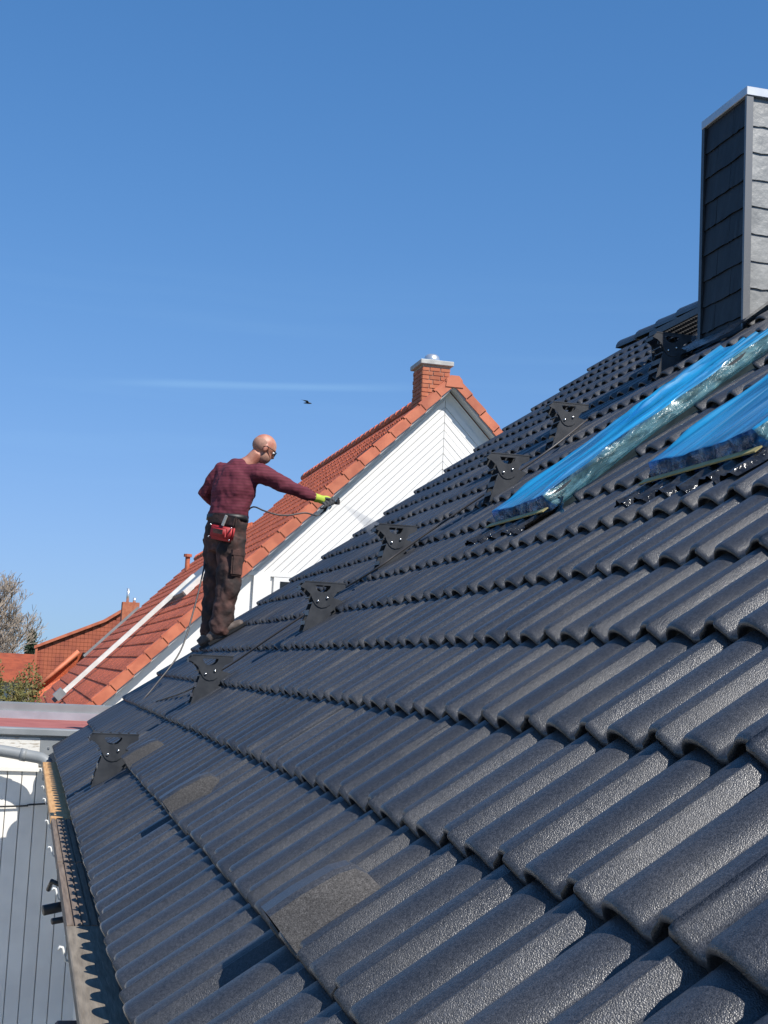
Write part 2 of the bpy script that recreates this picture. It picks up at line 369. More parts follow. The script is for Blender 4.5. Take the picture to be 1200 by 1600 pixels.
for i, (d, M, cw) in enumerate(spots):
    if i < 300 or cw != (0.0, .311):
        if cw == (0.0, .311): me = full
        else:
            if cw not in cut: cut[cw] = tile_mesh('cut_tile', M_tile, w0=cw[0], w1=cw[1])
            me = cut[cw]
        o = bpy.data.objects.new('tile', me); col.objects.link(o); o.parent = roof; o.matrix_parent_inverse = (house.matrix_basis @ roof.matrix_parent_inverse @ roof.matrix_basis).inverted(); o.matrix_basis = M
    else: rest.append(M)
lay_field('distant_tiles', rest, coarse, M_tile, roof, kind='stuff')
# ridge cover and far slope ridge tiles
for j in range(28):
    y1 = YV+.02-.40*j
    bm = bmesh.new(); R0 = .092; prof = []
    for q in range(11):
        an = math.pi*q/10; prof.append((math.cos(an)*R0*1.1, math.sin(an)*R0))
    for side in (0,):
        a = [bm.verts.new((ridge.x+px*1.06, y1, ridge.z+.0+pz*1.08)) for px, pz in prof]
        b = [bm.verts.new((ridge.x+px*.96, y1-.43, ridge.z-.012+pz*.95)) for px, pz in prof]
        for q in range(10): bm.faces.new((a[q], a[q+1], b[q+1], b[q]))
        bm.faces.new(list(reversed(a)))
    obj('ridge_tile', bm, M_tile, roof, smooth=False)
# walls under the roof
prism('gable_wall', [(.55, -4.2), (.55, -.72), (ridge.x, ridge.z-.3), (bx-.3, -.72), (bx-.3, -4.2)], YV-.14, YV-.05, M_plaster, house)
box('wall', (.55, .3, -4.2), (.7, YV-.15, -.75), M_plaster, house)
box('fascia_board', (.335, .3, -.93), (.36, YV-.05, -.80), M_oldwood, house)

# vent tiles in the first course
def vent(yc, tilt=0):
    bm = bmesh.new(); secs = []
    for u, top, lowt in ((0.0, .082, .006), (.07, .078, .004), (.15, .066, .002), (.182, .054, .0), (.196, .030, -.004)):
        s = 1 if u < .17 else .9
        pr = [(.082*s, lowt), (.072*s, top-.010), (.062*s, top), (.004, top), (-.012*s, top-.008), (-.078*s, lowt)]
        secs.append([bm.verts.new((u+.004, yy, h+.008)) for yy, h in pr])
    for a, b in zip(secs, secs[1:]):
        for q in range(5):
            f = bm.faces.new((a[q], b[q], b[q+1], a[q+1])); f.material_index = 1 if q >= 4 else 0
    bm.faces.new(secs[-1])
    inner = [bm.verts.new((.004, v.co.y*.88, .036+(v.co.z-.036)*.84)) for v in secs[0]]
    deep = [bm.verts.new((.05, v.co.y*.86, .036+(v.co.z-.036)*.8)) for v in secs[0]]
    for q in range(6):
        r = (q+1) % 6
        bm.faces.new((secs[0][q], secs[0][r], inner[r], inner[q]))
        bm.faces.new((inner[q], inner[r], deep[r], deep[q])).material_index = 2
    bm.faces.new(deep).material_index = 2
    o = obj('vent_hood', bm, [M_tile, M_bare, M_black], roof)
    o.matrix_parent_inverse = (house.matrix_basis @ roof.matrix_parent_inverse).inverted()
    M = tile_matrix(ta, na, S(1, yc, .022), False); o.matrix_basis = M
    o['label'] = 'raised vent hood with a bare gritty side'
vent(2.62); vent(4.76); vent(6.78)

# chimney clad in slate
CX0, CX1, CY0, CY1, CZT = 3.69, 4.33, 6.73, 7.25, 3.39
chim = box('chimney', (CX0+.012, CY0+.012, 1.5), (CX1-.012, CY1-.012, CZT-.02), M_mortar, house)
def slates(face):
    rows = 12; rh = .157
    for r in range(rows):
        zt = CZT-.05-r*rh; zb = zt-rh-.012
        if face == 'front': a, b = CX0+.03, CX1-.03
        else: a, b = CY0+.015, CY1-.02
        n = 2; off = (0.08 if r % 2 else -.08)
        edges = [a, (a+b)/2+off+random.uniform(-.02, .02), b]
        for q in range(n):
            u0, u1 = edges[q]+.0015, edges[q+1]-.0015
            m = 6; bm = bmesh.new(); t0, t1 = .004, .016
            bot = [(u0+(u1-u0)*i/m, zb+random.uniform(-.004, .004)) for i in range(m+1)]
            fr, bk = [], []
            for (u, z) in bot:
                fr.append(((u, zt, t0+.003), (u, z, t1+random.uniform(-.001, .002)))); bk.append(((u, zt, -.004), (u, z, t1-.009)))
            def P(p):
                u, z, o = p
                return (u, CY0+.012-o, z) if face == 'front' else (CX0+.012-o, u, z)
            F = [(bm.verts.new(P(x)), bm.verts.new(P(y))) for x, y in fr]; B = [(bm.verts.new(P(x)), bm.verts.new(P(y))) for x, y in bk]
            for i in range(m):
                bm.faces.new((F[i][0], F[i][1], F[i+1][1], F[i+1][0])); bm.faces.new((F[i][1], B[i][1], B[i+1][1], F[i+1][1]))
            for i in (0, m): bm.faces.new((F[i][0], F[i][1], B[i][1], B[i][0]))
            bmesh.ops.recalc_face_normals(bm, faces=list(bm.faces))
            obj('slate', bm, M_slate if face == 'front' else M_slate_shade, chim)
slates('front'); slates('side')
bm = bmesh.new(); add_box(bm, (CX0-.012, CY0-.012, 1.55), (CX0+.03, CY0+.004, CZT-.05)); add_box(bm, (CX0-.011, CY0+.004, 1.55), (CX0+.004, CY0+.010, CZT-.051))
obj('corner_trim', bm, M_trim, chim)
bm = bmesh.new(); add_box(bm, (CX0-.013, CY1-.03, 1.6), (CX0+.004, CY1+.004, CZT-.05)); obj('corner_trim', bm, M_steel, chim)
box('metal_cap', (CX0-.016, CY0-.018, CZT-.052), (CX1+.02, CY1+.006, CZT), M_zinc, chim, bevel=.003)
# flashing skirt round the chimney foot
bm = bmesh.new()
for (ya, yb, ka, kb) in ((CY0-.14, CY1+.14, 12.55, 12.98),):
    vs = [bm.verts.new(S(ka, ya, .075)), bm.verts.new(S(ka, yb, .075)), bm.verts.new(S(kb, yb, .085)), bm.verts.new(S(kb, ya, .085))]
    bm.faces.new(list(reversed(vs)))
for (ya, yb) in ((CY0-.14, CY0-.005), (CY1+.005, CY1+.14)):
    vs = [bm.verts.new(S(12.55, ya, .077)), bm.verts.new(S(12.55, yb, .077)), bm.verts.new(S(15.6, yb, .077)), bm.verts.new(S(15.6, ya, .077))]
    bm.faces.new(list(reversed(vs)))
obj('chimney_flashing', bm, M_lead, chim)

# roof windows, wrapped in film by the painters
def film_material(name, tint, diff, alpha, rough, scl=(.55, 13, 8), bst=.55):
    m = bpy.data.materials.new(name); m.use_nodes = True; t = m.node_tree; n = t.nodes; l = t.links
    b = n['Principled BSDF']; b.inputs['Base Color'].default_value = (*diff, 1); b.inputs['Roughness'].default_value = rough
    b.inputs['Specular IOR Level'].default_value = .8; b.inputs['Coat Weight'].default_value = .5; b.inputs['Coat Roughness'].default_value = .16
    tr = n.new('ShaderNodeBsdfTransparent'); tr.inputs[0].default_value = (*tint, 1)
    mx = n.new('ShaderNodeMixShader')
    tcn = n.new('ShaderNodeTexCoord'); mpn = n.new('ShaderNodeMapping'); mpn.inputs['Scale'].default_value = scl; l.new(tcn.outputs['Object'], mpn.inputs[0])
    no = n.new('ShaderNodeTexNoise'); no.inputs['Scale'].default_value = 2.2; no.inputs['Detail'].default_value = 5; no.inputs['Distortion'].default_value = .6; l.new(mpn.outputs[0], no.inputs['Vector'])
    al = n.new('ShaderNodeMapRange'); al.inputs['From Min'].default_value = .32; al.inputs['From Max'].default_value = .62; al.inputs['To Min'].default_value = alpha-.30; al.inputs['To Max'].default_value = min(1, alpha+.16)
    l.new(no.outputs['Fac'], al.inputs['Value']); l.new(al.outputs[0], mx.inputs[0])
    bp = n.new('ShaderNodeBump'); bp.inputs['Strength'].default_value = bst; bp.inputs['Distance'].default_value = .03; l.new(no.outputs['Fac'], bp.inputs['Height'])
    l.new(bp.outputs[0], b.inputs['Normal'])
    # pale streaks in the base colour stand in for glare along the creases
    mp2 = n.new('ShaderNodeMapping'); mp2.inputs['Scale'].default_value = (.9, 22, 14) if scl[0] < 2 else (7, 16, 16); mp2.inputs['Rotation'].default_value = (0, 0, .06); l.new(tcn.outputs['Object'], mp2.inputs[0])
    n2 = n.new('ShaderNodeTexNoise'); n2.inputs['Scale'].default_value = 1.6; n2.inputs['Detail'].default_value = 6; n2.inputs['Roughness'].default_value = .62; n2.inputs['Distortion'].default_value = .5; l.new(mp2.outputs[0], n2.inputs['Vector'])
    r2 = n.new('ShaderNodeValToRGB'); r2.color_ramp.elements[0].position = .52; r2.color_ramp.elements[0].color = (*diff, 1); r2.color_ramp.elements[1].position = .74; r2.color_ramp.elements[1].color = (min(1, diff[0]+.32), min(1, diff[1]+.34), min(1, diff[2]+.22), 1)
    l.new(n2.outputs['Fac'], r2.inputs['Fac']); l.new(r2.outputs[0], b.inputs['Base Color'])
    l.new(tr.outputs[0], mx.inputs[1]); l.new(b.outputs[0], mx.inputs[2]); l.new(mx.outputs[0], n['Material Output'].inputs['Surface'])
    return m
M_film = film_material('blue_film', (.10, .45, .95), (.025, .33, .64), .72, .14, (.9, 6, 6), .25)
M_filmc = film_material('loose_film', (.62, .86, .92), (.18, .37, .41), .40, .20, (4, 12, 12), 1.0)
def skylight(i, ya, yb):
    root = bpy.data.objects.new('skylight', None); col.objects.link(root); root.parent = house
    root.matrix_parent_inverse = house.matrix_basis.inverted()
    root.matrix_basis = tile_matrix(ta, na, S(WK0, yb, 0), False)
    W = yb-ya; Lh = (WK1-WK0)*GA
    def part(name, bm, m):
        o = obj(name, bm, m); o.parent = root; return o
    bm = bmesh.new()
    for lo, hi in (((0.01, -W, .0), (.09, 0, .100)), ((Lh-.09, -W, .0), (Lh, 0, .105)), ((.09, -.075, .0), (Lh-.09, 0, .102)), ((.09, -W, .0), (Lh-.09, -W+.075, .102))):
        add_box(bm, lo, hi)
    part('frame', bm, M_steel)
    bm = bmesh.new(); add_box(bm, (.085, -W+.07, .075), (Lh-.085, -.07, .085)); part('pane', bm, M_glass)
    # pleated lead apron over the course below
    bm = bmesh.new(); nw = 90; wa, wb = -.07, W+.10; rows = (-.185, -.14, -.095, -.05, .0, .03)
    grid = []
    for a in range(nw+1):
        w = wa+(wb-wa)*a/nw; yy = yb-w; ww = (YV-yy) % .30; colv = []
        for r_, u in enumerate(rows):
            base = roll(ww)+HV-STEP/GA*(u+(WK0-6)*GA)
            if r_ == len(rows)-1: base = max(base, .06)
            jig = .008*noise.noise(V((w*40, u*40, i*7))) + (.006 if (a//2) % 2 else 0)
            edge = .035*noise.noise(V((w*9, 3, i))) if r_ == 0 else 0
            colv.append(bm.verts.new((u+edge, -w, base+.012+jig)))
        grid.append(colv)
    for a in range(nw):
        for r_ in range(len(rows)-1): bm.faces.new((grid[a][r_], grid[a+1][r_], grid[a+1][r_+1], grid[a][r_+1]))
    o = part('lead_apron', bm, M_lead)
    # side gutters of sheet metal
    bm = bmesh.new(); add_box(bm, (0, -W-.10, .012), (Lh, -W-.002, .018)); add_box(bm, (0, .002, .012), (Lh, .06, .018)); part('side_gutter', bm, M_steel)
    # ---- the film: a thing of its own
    lab = ('blue protective film wrapped over the roof window below the chimney', 'blue protective film over the roof window cut by the right picture edge')[i]
    fo = empty('protective_film', S(WK0, yb, .1), label=lab, cat='plastic film', group='films over the roof windows')
    bm = bmesh.new(); nu = 90
    cross = [(.055, .050, 1), (.030, .060, 1), (.016, .085, 1), (.006, .108, 0)] + [(-W*q/100, .113, 0) for q in range(0, 101)] + [(-W-.004, .106, 1), (-W-.012, .085, 1), (-W-.04, .064, 1), (-W-.085, .056, 1), (-W-.125, .062, 1), (-W-.155, .072, 1)]
    gr = []; mis = [c[2] for c in cross]
    for a in range(nu+1):
        u = -.012+(Lh+.03)*a/nu; rowv = []
        for q, (yy, h, mi) in enumerate(cross):
            nz = noise.noise(V((u*1.1+i*9, yy*5, 1.3)))*.010 + noise.noise(V((u*3.5, yy*14, 4+i)))*.004
            cre = 0
            if mi == 0:
                for c0, am, sl_ in (((.10, .026, .05), (.42, .034, .10), (.72, .030, -.08), (.90, .018, .03)) if i == 0 else ((.05, .030, .02), (.78, .024, -.10))):
                    vv = -yy/W-(c0+sl_*(u/Lh-.5)+.05*noise.noise(V((u*1.1, c0*9+i*5, 2)))); cre += min(1, max(0, u-.03)/.15)*am*max(0, 1-abs(vv)/.018)*max(0, .5+.9*noise.noise(V((u*1.7, c0*7, i+3))))
            sag = cre-.012*math.sin(math.pi*min(1, max(0, -yy/W))) if mi == 0 else 0
            k2 = 2.6 if mi == 1 and yy < -W else 1
            rowv.append(bm.verts.new((u+(noise.noise(V((u*3, yy*7, 9)))*.01), yy+(noise.noise(V((u*6, yy*9, 8+i)))*.012*k2 if mi else 0), h+.006+nz*k2+sag)))
        gr.append(rowv)
    for a in range(nu):
        for q in range(len(cross)-1):
            f = bm.faces.new((gr[a][q], gr[a][q+1], gr[a+1][q+1], gr[a+1][q])); f.material_index = 1 if (mis[q] and mis[q+1]) else 0; f.smooth = True
    # folded front skirt
    pr = gr[0]; steps = 5; prev = pr
    for s_ in range(1, steps+1):
        cur = []
        for q, v in enumerate(pr):
            f = s_/steps; z = v.co.z*(1-f)+.030*f
            cur.append(bm.verts.new((v.co.x-.030*f+noise.noise(V((v.co.y*16, s_*.8, i)))*.012, v.co.y+noise.noise(V((v.co.y*12, s_*.7, 5+i)))*.012, z)))
        for q in range(len(pr)-1):
            f_ = bm.faces.new((cur[q], cur[q+1], prev[q+1], prev[q])); f_.smooth = True; f_.material_index = 2
        prev = cur
    o = obj('film_sheet', bm, [M_film, M_filmc, M_filmf], fo); o.matrix_parent_inverse = fo.matrix_basis.inverted(); o.matrix_basis = tile_matrix(ta, na, S(WK0, yb, 0), False)
    bm = bmesh.new(); add_box(bm, (-.066, -W-.04, .066), (-.036, .045, .071))
    o = obj('tape_strip', bm, M_tape, fo); o.matrix_parent_inverse = fo.matrix_basis.inverted(); o.matrix_basis = tile_matrix(ta, na, S(WK0, yb, 0), False)
M_filmf = film_material('folded_film', (.16, .50, .85), (.012, .14, .34), .42, .10, (6, 9, 9), .8)
for i, (ya, yb) in enumerate(WINS): skylight(i, ya, yb)

# gutter brackets under the eave
for q, (y, z) in enumerate(((10.5, -.90), (9.1, -.9), (8.3, -.9), (7.2, -.9), (6.2, -.9), (5.1, -.9), (4.08, -.9))):
    bm = bmesh.new(); yy = y
    add_tube(bm, [(.30, yy, -.845), (.19, yy, -.850), (.168, yy, -.842), (.162, yy, -.824), (.157, yy, -.806), (.149, yy, -.804), (.144, yy, -.813)], [(.009, .004)]*7, 6, ref=(0, 1, 0))
    obj('gutter_bracket', bm, M_rail, house, smooth=True)
# planks laid in the gutter line
def plank(y0, y1, ridged, m, label):
    bm = bmesh.new(); xa, xb, zt = .172, .32, -.795
    if ridged:
        n = 6; w = (xb-xa)/n; pr = []
        for q in range(n): pr += [(xa+q*w+.003, zt), (xa+(q+1)*w-.004, zt), (xa+(q+1)*w-.003, zt-.006), (xa+(q+1)*w+.002, zt-.006)]
        pr = pr[:-2] + [(xb, zt-.03), (xa, zt-.03)]
    else: pr = [(xa, zt-.002), (xa+.004, zt), (xb-.004, zt), (xb, zt-.002), (xb, zt-.032), (xa, zt-.032)]
    add_prism(bm, pr, y0, y1); return obj('plank', bm, m, None, label=label, cat='plank', group='planks laid along the eave')
plank(8.62, 11.05, False, M_newwood, 'fresh yellow pine plank at the far end of the eave')
plank(7.22, 8.60, False, M_newwood, 'shorter fresh pine plank between the far plank and the ribbed boards')
plank(5.70, 7.20, True, M_oldwood, 'brown ribbed plank next to the fresh pine along the eave')
plank(4.36, 5.67, True, M_oldwood, 'brown ribbed plank joined to the wide grey plank')
plank(1.0, 4.34, False, M_greywood, 'weathered flat grey plank nearest the viewer under the eave')
pipe = empty('drain_stub', (.15, 5.6, -.92), label='black plastic pipe stubs poking out from under the planks', cat='pipe')
tube('stub', [(.26, 5.55, -.93), (.13, 5.50, -.95)], .020, M_black, pipe)
tube('stub', [(.26, 5.38, -.95), (.16, 5.33, -.96)], .012, M_black, pipe)
tube('stub', [(.22, 5.72, -.90), (.16, 5.75, -.88), (.15, 5.80, -.92)], .010, M_black, pipe)
box('brown_box', (.135, 3.42, -1.02), (.20, 3.66, -.90), M_rust, None, bevel=.006, label='small brown metal box under the grey plank at the bottom edge', cat='box')

# ------------------------------------------------------------------ roof steps
PL = [(-.029, .258), (-.003, .287), (.234, .289), (.235, .262), (.215, .250), (.19, .238), (.17, .21), (.151, .166), (.13, .150), (.102, .144), (.08, .150), (.063, .164), (.048, .19), (.033, .22), (.0045, .245)]
DH = [(.054, .272), (.150, .272), (.144, .254), (.128, .239), (.105, .232), (.082, .236), (.064, .249)]
ARM = [(.054, .188), (.035, .13), (.023, .087), (.0, .0), (.175, .106), (.155, .118), (.226, .19), (.165, .206), (.11, .20)]
def roof_step(k, y, label, tl):
    b = S(k, y, .052); D = .125
    root = empty('roof_step', b, label=label, cat='roof step', group='staggered steel steps up the dark roof')
    root.scale = (.93, .93, .93)
    def part(name, bm, m, sm=False):
        o = obj(name, bm, m, None, sm); o.parent = root; return o
    for yy in (0, D):
        bm = bmesh.new(); add_prism(bm, [(x, z) for x, z in PL], yy-.004, yy, [DH]); part('side_plate', bm, M_steel)
        bm = bmesh.new(); add_prism(bm, ARM, yy+.001, yy+.005); part('arm', bm, M_steel)
    bm = bmesh.new()
    for q in range(5): add_box(bm, (.0+q*.048, .0, .285+.0005*q), (.036+q*.048, D-.004, .290+.0005*q))
    add_box(bm, (-.004, -.006, .2875), (.238, .0, .2935)); add_box(bm, (-.004, D-.004, .2875), (.238, D+.002, .2935))
    part('tread', bm, M_steel)
    bm = bmesh.new()
    for (x, z, h) in ((-.022, .245, .022), (.03, .10, .03), (.010, .045, .022)): add_box(bm, (x, .006, z), (x+.005, D, z+h))
    add_tube(bm, [(.03, .004, .20), (.03, D-.006, .20)], .006, 6); add_tube(bm, [(.05, .004, .17), (.05, D-.006, .17)], .006, 6)
    part('cross_bar', bm, M_steel)
    for (x, z) in ((.078, .181), (.132, .202)):
        bm = bmesh.new(); add_ball(bm, (x, -.008, z), (.0075, .006, .0075), None, 10, 6); part('bolt', bm, M_bolt, True)
    bm = bmesh.new(); Mt = Matrix.Translation((.165, .02, .105)) @ Matrix.Rotation(-.58, 4, 'Y')
    add_box(bm, (0, 0, -.006), (.15, .09, .0), 0, Mt); add_box(bm, (-.01, .01, .0), (.03, .03, .03), 0, Mt); part('roof_hook', bm, M_steel)
STEPS = [(.407, 7.03, 'lowest black steel roof step, nearest the gutter planks', 0), (2.396, 7.55, 'second black steel roof step up from the gutter, below the man', 0),
         (4.38, 7.17, 'third black steel roof step up from the gutter', 0), (6.16, 7.48, 'fourth black steel roof step, halfway up to the chimney', 0),
         (7.95, 6.97, 'fifth black steel roof step, left of the nearest end of the far blue film', 0), (9.94, 7.43, 'sixth black steel roof step, second from the chimney', 0),
         (11.92, 7.17, 'topmost black steel roof step in the shade of the chimney', 0)]
for s in STEPS: roof_step(*s)
# walkway grating by the chimney
wk = empty('walkway_grating', (3.9, 7.9, 2.3), label='black metal walkway grating level beside the slate chimney', cat='grating')
bm = bmesh.new()
for q in range(6): add_box(bm, (3.96+q*.05, 7.28, 2.375), (3.972+q*.05, 8.48, 2.405))
for q in range(34): add_box(bm, (3.962, 7.30+q*.035, 2.378), (4.22, 7.308+q*.035, 2.398))
add_box(bm, (4.22, 7.28, 2.37), (4.232, 8.50, 2.412)); add_box(bm, (3.948, 7.28, 2.37), (3.96, 8.50, 2.412))
obj('grating', bm, M_steel, wk)
for y in (7.45, 8.30):
    bm = bmesh.new(); zz = S(13.3, 0).z+.06
    add_prism(bm, [(3.96, 2.37), (4.22, 2.37), (4.22, 2.345), (4.10, 2.32), (4.02, 2.27), (3.99, 2.22), (3.93, 2.17), (3.92, 2.30)], y, y+.006)
    add_prism(bm, [(3.96, 2.37), (4.22, 2.37), (4.22, 2.345), (4.10, 2.32), (4.02, 2.27), (3.99, 2.22), (3.93, 2.17), (3.92, 2.30)], y+.10, y+.106)
    obj('bracket', bm, M_steel, wk)

# ------------------------------------------------------------------ flat roofed extension at the left
ext = empty('flat_roof_extension', (-2, 12.5, -4.2), label='flat roofed white extension with red felt roof and grey metal edging', cat='building')
EX0, EX1, EY0, EY1, EZ = -7.0, 2.4, 11.52, 13.6, -.565
box('wall_core', (EX0, EY0+.03, -4.2), (.62, EY1, EZ-.05), M_plaster, ext)
box('roof_felt', (EX0, EY0+.12, EZ-.04), (EX1, EY1-.02, EZ-.012), M_bitumen, ext)
box('coping', (EX0, EY0-.035, EZ-.058), (.62, EY0+.13, EZ), M_coat, ext, bevel=.008)
bm = bmesh.new(); add_box(bm, (EX0, EY1-.06, EZ-.02), (EX1, EY1+.16, EZ+.135)); bmesh.ops.bevel(bm, geom=list(bm.edges), offset=.012, segments=2, affect='EDGES')
obj('parapet_coping', bm, M_coat, ext)
box('parapet_upstand', (EX0, EY1-.075, EZ-.012), (EX1, EY1-.061, EZ+.06), M_zinc, ext)
prism('wall_flashing', [(.15, EZ-.06), (.56, EZ-.06), (.56, -.62), (.27, -.86), (.15, -.86)], EY0-.004, EY0+.004, M_coat, ext)
box('rivet', (.21, EY0-.010, -.725), (.225, EY0-.004, -.71), M_bolt, ext)
box('peeling_board', (-1.6, EY0-.002, -.77), (.148, EY0+.024, EZ-.075), M_peel, ext)
box('ledge', (-4, EY0-.03, -.905), (.24, EY0+.028, -.875), M_whiteboard, ext)
box('back_board', (-4, EY0+.004, -.875), (.148, EY0+.028, -.772), M_whiteboard, ext)
x = .586
while x > -1.9:
    box('wall_board', (x-.109, EY0-.006, -4.2), (x-.003, EY0+.028, -.907), M_whiteboard, ext, bevel=.003); x -= .112
tube('downpipe', spline([(-1.2, 11.32, -.66), (-.5, 11.32, -.705), (-.16, 11.32, -.737), (.06, 11.30, -.768), (.16, 11.28, -.785), (.21, 11.26, -.82), (.222, 11.25, -.88), (.222, 11.25, -.95)], 6), .046, M_coat, ext, 14)
tube('pipe_collar', [(.0, 11.305, -.759), (.045, 11.302, -.766)], .050, M_coat, ext, 14)
tube('wall_cable', spline([(-2, 11.49, -1.26), (-.12, 11.49, -1.185), (.10, 11.49, -1.165), (.25, 11.47, -1.15)], 5), .007, M_black, None, 6, label='thin black cable strung across the white boarded wall', cat='cable')

# ------------------------------------------------------------------ the white gable house with orange roof
nb = empty('gable_house', (6, 27, -4.2), label='white gabled house with orange tiled roof and red brick chimney', cat='house')
SL = math.radians(45.6); tb = V((math.cos(SL), 0, math.sin(SL))); nbv = V((-math.sin(SL), 0, math.cos(SL)))
RX, RZ = 6.35, 4.80
def NP(d, y, h=0.0): return V((RX, y, RZ)) - tb*d + nbv*h
G1, G2, G3 = 21.0, 33.0, 44.2; DE = 8.95; D2 = 1.95
me_v = [NP(0, G1+.04, -.05), NP(DE, G1+.04, -.05), NP(DE, G2, -.05), NP(0, G2, -.05)]
nroof = pyobj('roof', [tuple(p) for p in me_v] + [(2*RX-me_v[1].x, G1+.04, me_v[1].z), (2*RX-me_v[1].x, G2, me_v[1].z)], [(0, 1, 2, 3), (0, 3, 5, 4)], M_orange2, nb)
omesh = tile_mesh('roof_tile', M_orange, fine=False, gauge=.335)
oarr = tile_arrays(fine=False, gauge=.335)
sp = []
for q in range(27):
    for j in range(78):
        y1 = G1+.30+TW*j + .02
        if y1 > G2 and q*.335 > DE-D2-.3: continue
        if y1 > G3: continue
        if q*.335 > DE-.3: continue
        o = NP(DE-q*.335, y1, -.03); sp.append((o.length, tile_matrix(tb, nbv, o)))
sp.sort(key=lambda q: q[0]); vis = [q for q in sp if q[1].translation.z > -1.0]; low = [q for q in sp if q[1].translation.z <= -1.0]
for d, M in vis[:300]:
    o = bpy.data.objects.new('roof_tile', omesh); col.objects.link(o); o.parent = nroof; o.matrix_parent_inverse = (nb.matrix_basis @ nroof.matrix_parent_inverse).inverted(); o.matrix_basis = M
lay_field('distant_tiles', [q[1] for q in vis[300:]+low], oarr, M_orange, nroof, kind='stuff')
# lower continuation of the terrace
n2v = [NP(D2, G2+.01, -.05), NP(DE, G2+.01, -.05), NP(DE, G3, -.05), NP(D2, G3, -.05)]
rx2 = n2v[0].x
pyobj('lower_roof', [tuple(p) for p in n2v] + [(2*rx2-n2v[1].x, G2+.01, n2v[1].z), (2*rx2-n2v[1].x, G3, n2v[1].z)], [(0, 1, 2, 3), (0, 3, 5, 4)], M_orange2, nb)
for j in range(int((G2-G1)/.40)+1):
    y0 = G1+.40*j; bm = bmesh.new(); add_tube(bm, [(RX, y0, RZ-.03), (RX, y0+.43, RZ-.045)], [(.14, .10), (.125, .09)], 12, ref=(1, 0, 0)); obj('ridge_tile', bm, M_orange2 if j < 2 else M_orange, nroof, smooth=False)
for j in range(int((G3-G2)/.40)):
    y0 = G2+.05+.40*j; bm = bmesh.new(); add_tube(bm, [(rx2, y0, n2v[0].z+.04), (rx2, y0+.43, n2v[0].z+.02)], [(.13, .11), (.115, .10)], 8, ref=(1, 0, 0)); obj('ridge_tile', bm, M_orange, nroof)
prism('ridge_end_cap', [(RX-.15, RZ-.13), (RX+.15, RZ-.13), (RX+.13, RZ-.01), (RX+.07, RZ+.06), (RX-.07, RZ+.06), (RX-.13, RZ-.01)], G1-.045, G1-.031, M_orange2, nroof)
# verge tiles on both slopes of the gable
def verge(side):
    n = 26 if side < 0 else 9
    for q in range(n):
        d0 = .02+q*.345; bm = bmesh.new()
        pts = [(d0, .062), (d0+.36, .080), (d0+.36, -.060), (d0, -.078)]
        def P(d, h):
            p = NP(d, 0, h); return (p.x if side < 0 else 2*RX-p.x, p.z)
        add_prism(bm, [P(*p) for p in pts], G1-.03, G1-.004)
        add_prism(bm, [P(d0+.01, .060), P(d0+.35, .078), P(d0+.35, .04), P(d0+.01, .02)], G1-.002, G1+.15)
        add_prism(bm, [P(d0+.03, .085), P(d0+.35, .103), P(d0+.35, .06), P(d0+.03, .05)], G1+.03, G1+.13)
        obj('verge_tile', bm, M_orange2, nroof)
verge(-1); verge(1)
# gable wall, chevron boards and soffits
WY = G1+.24
xl = NP(DE, 0).x
gw = prism('gable_wall', [(xl+.35, -4.2), (2*RX-xl-.35, -4.2), (2*RX-xl-.35, RZ-(RX-xl-.35)*1.0212-.16), (RX, RZ-.16), (xl+.35, RZ-(RX-xl-.35)*1.0212-.16)], WY, WY+.2, M_plaster, nb)
for s in (-1, 1):
    pr = []
    for d, h in ((0.06, -.05), (DE-.1, -.05), (DE-.1, -.095), (0.06, -.095)):
        p = NP(d, 0, h); pr.append((p.x if s < 0 else 2*RX-p.x, p.z))
    prism('soffit_board', pr, G1+.01, WY-.001, M_soffit, gw)
ZT = 1.50; tanS = math.tan(SL); XA = RX-.07; pitch = .128
def chev(i, s):
    zt = RZ-.30-i*pitch; zb = zt-pitch+.010; w = 0
    def xz(z): return (zt - z)/tanS if z <= zt else 0
    xt, xb_ = (zt-ZT)/tanS, (zb-ZT)/tanS
    if xb_ < .05: return
    lim = 9.0 if s < 0 else 3.6
    a, b = min(xt, lim), min(xb_, lim)
    pr = [(XA+s*.004, zt), (XA+s*a, zt-a*tanS), (XA+s*b, zb-b*tanS), (XA+s*.004, zb)]
    pr = [(px, max(pz, ZT)) for px, pz in pr]
    prism('gable_board', pr, WY-.024-.004*(i % 2 == 0), WY-.001, M_white, gw)
for i in range(24):
    chev(i, -1); chev(i, 1)
box('trim_board', (xl+3.3-.6, WY-.05, ZT-.07), (2*RX-xl-.6, WY-.0005, ZT-.002), M_white, gw)
box('wall_pilaster', (3.30, WY-.06, -4.2), (3.56, WY-.002, ZT-.072), M_plaster, gw)
wn = box('window_frame', (3.62, WY-.045, .05), (4.8, WY-.002, 1.425), M_white, gw)
bm = bmesh.new(); add_box(bm, (3.72, WY-.052, .15), (4.22, WY-.046, 1.36)); add_box(bm, (4.28, WY-.052, .15), (4.7, WY-.046, 1.34)); obj('window_pane', bm, M_glass, gw)
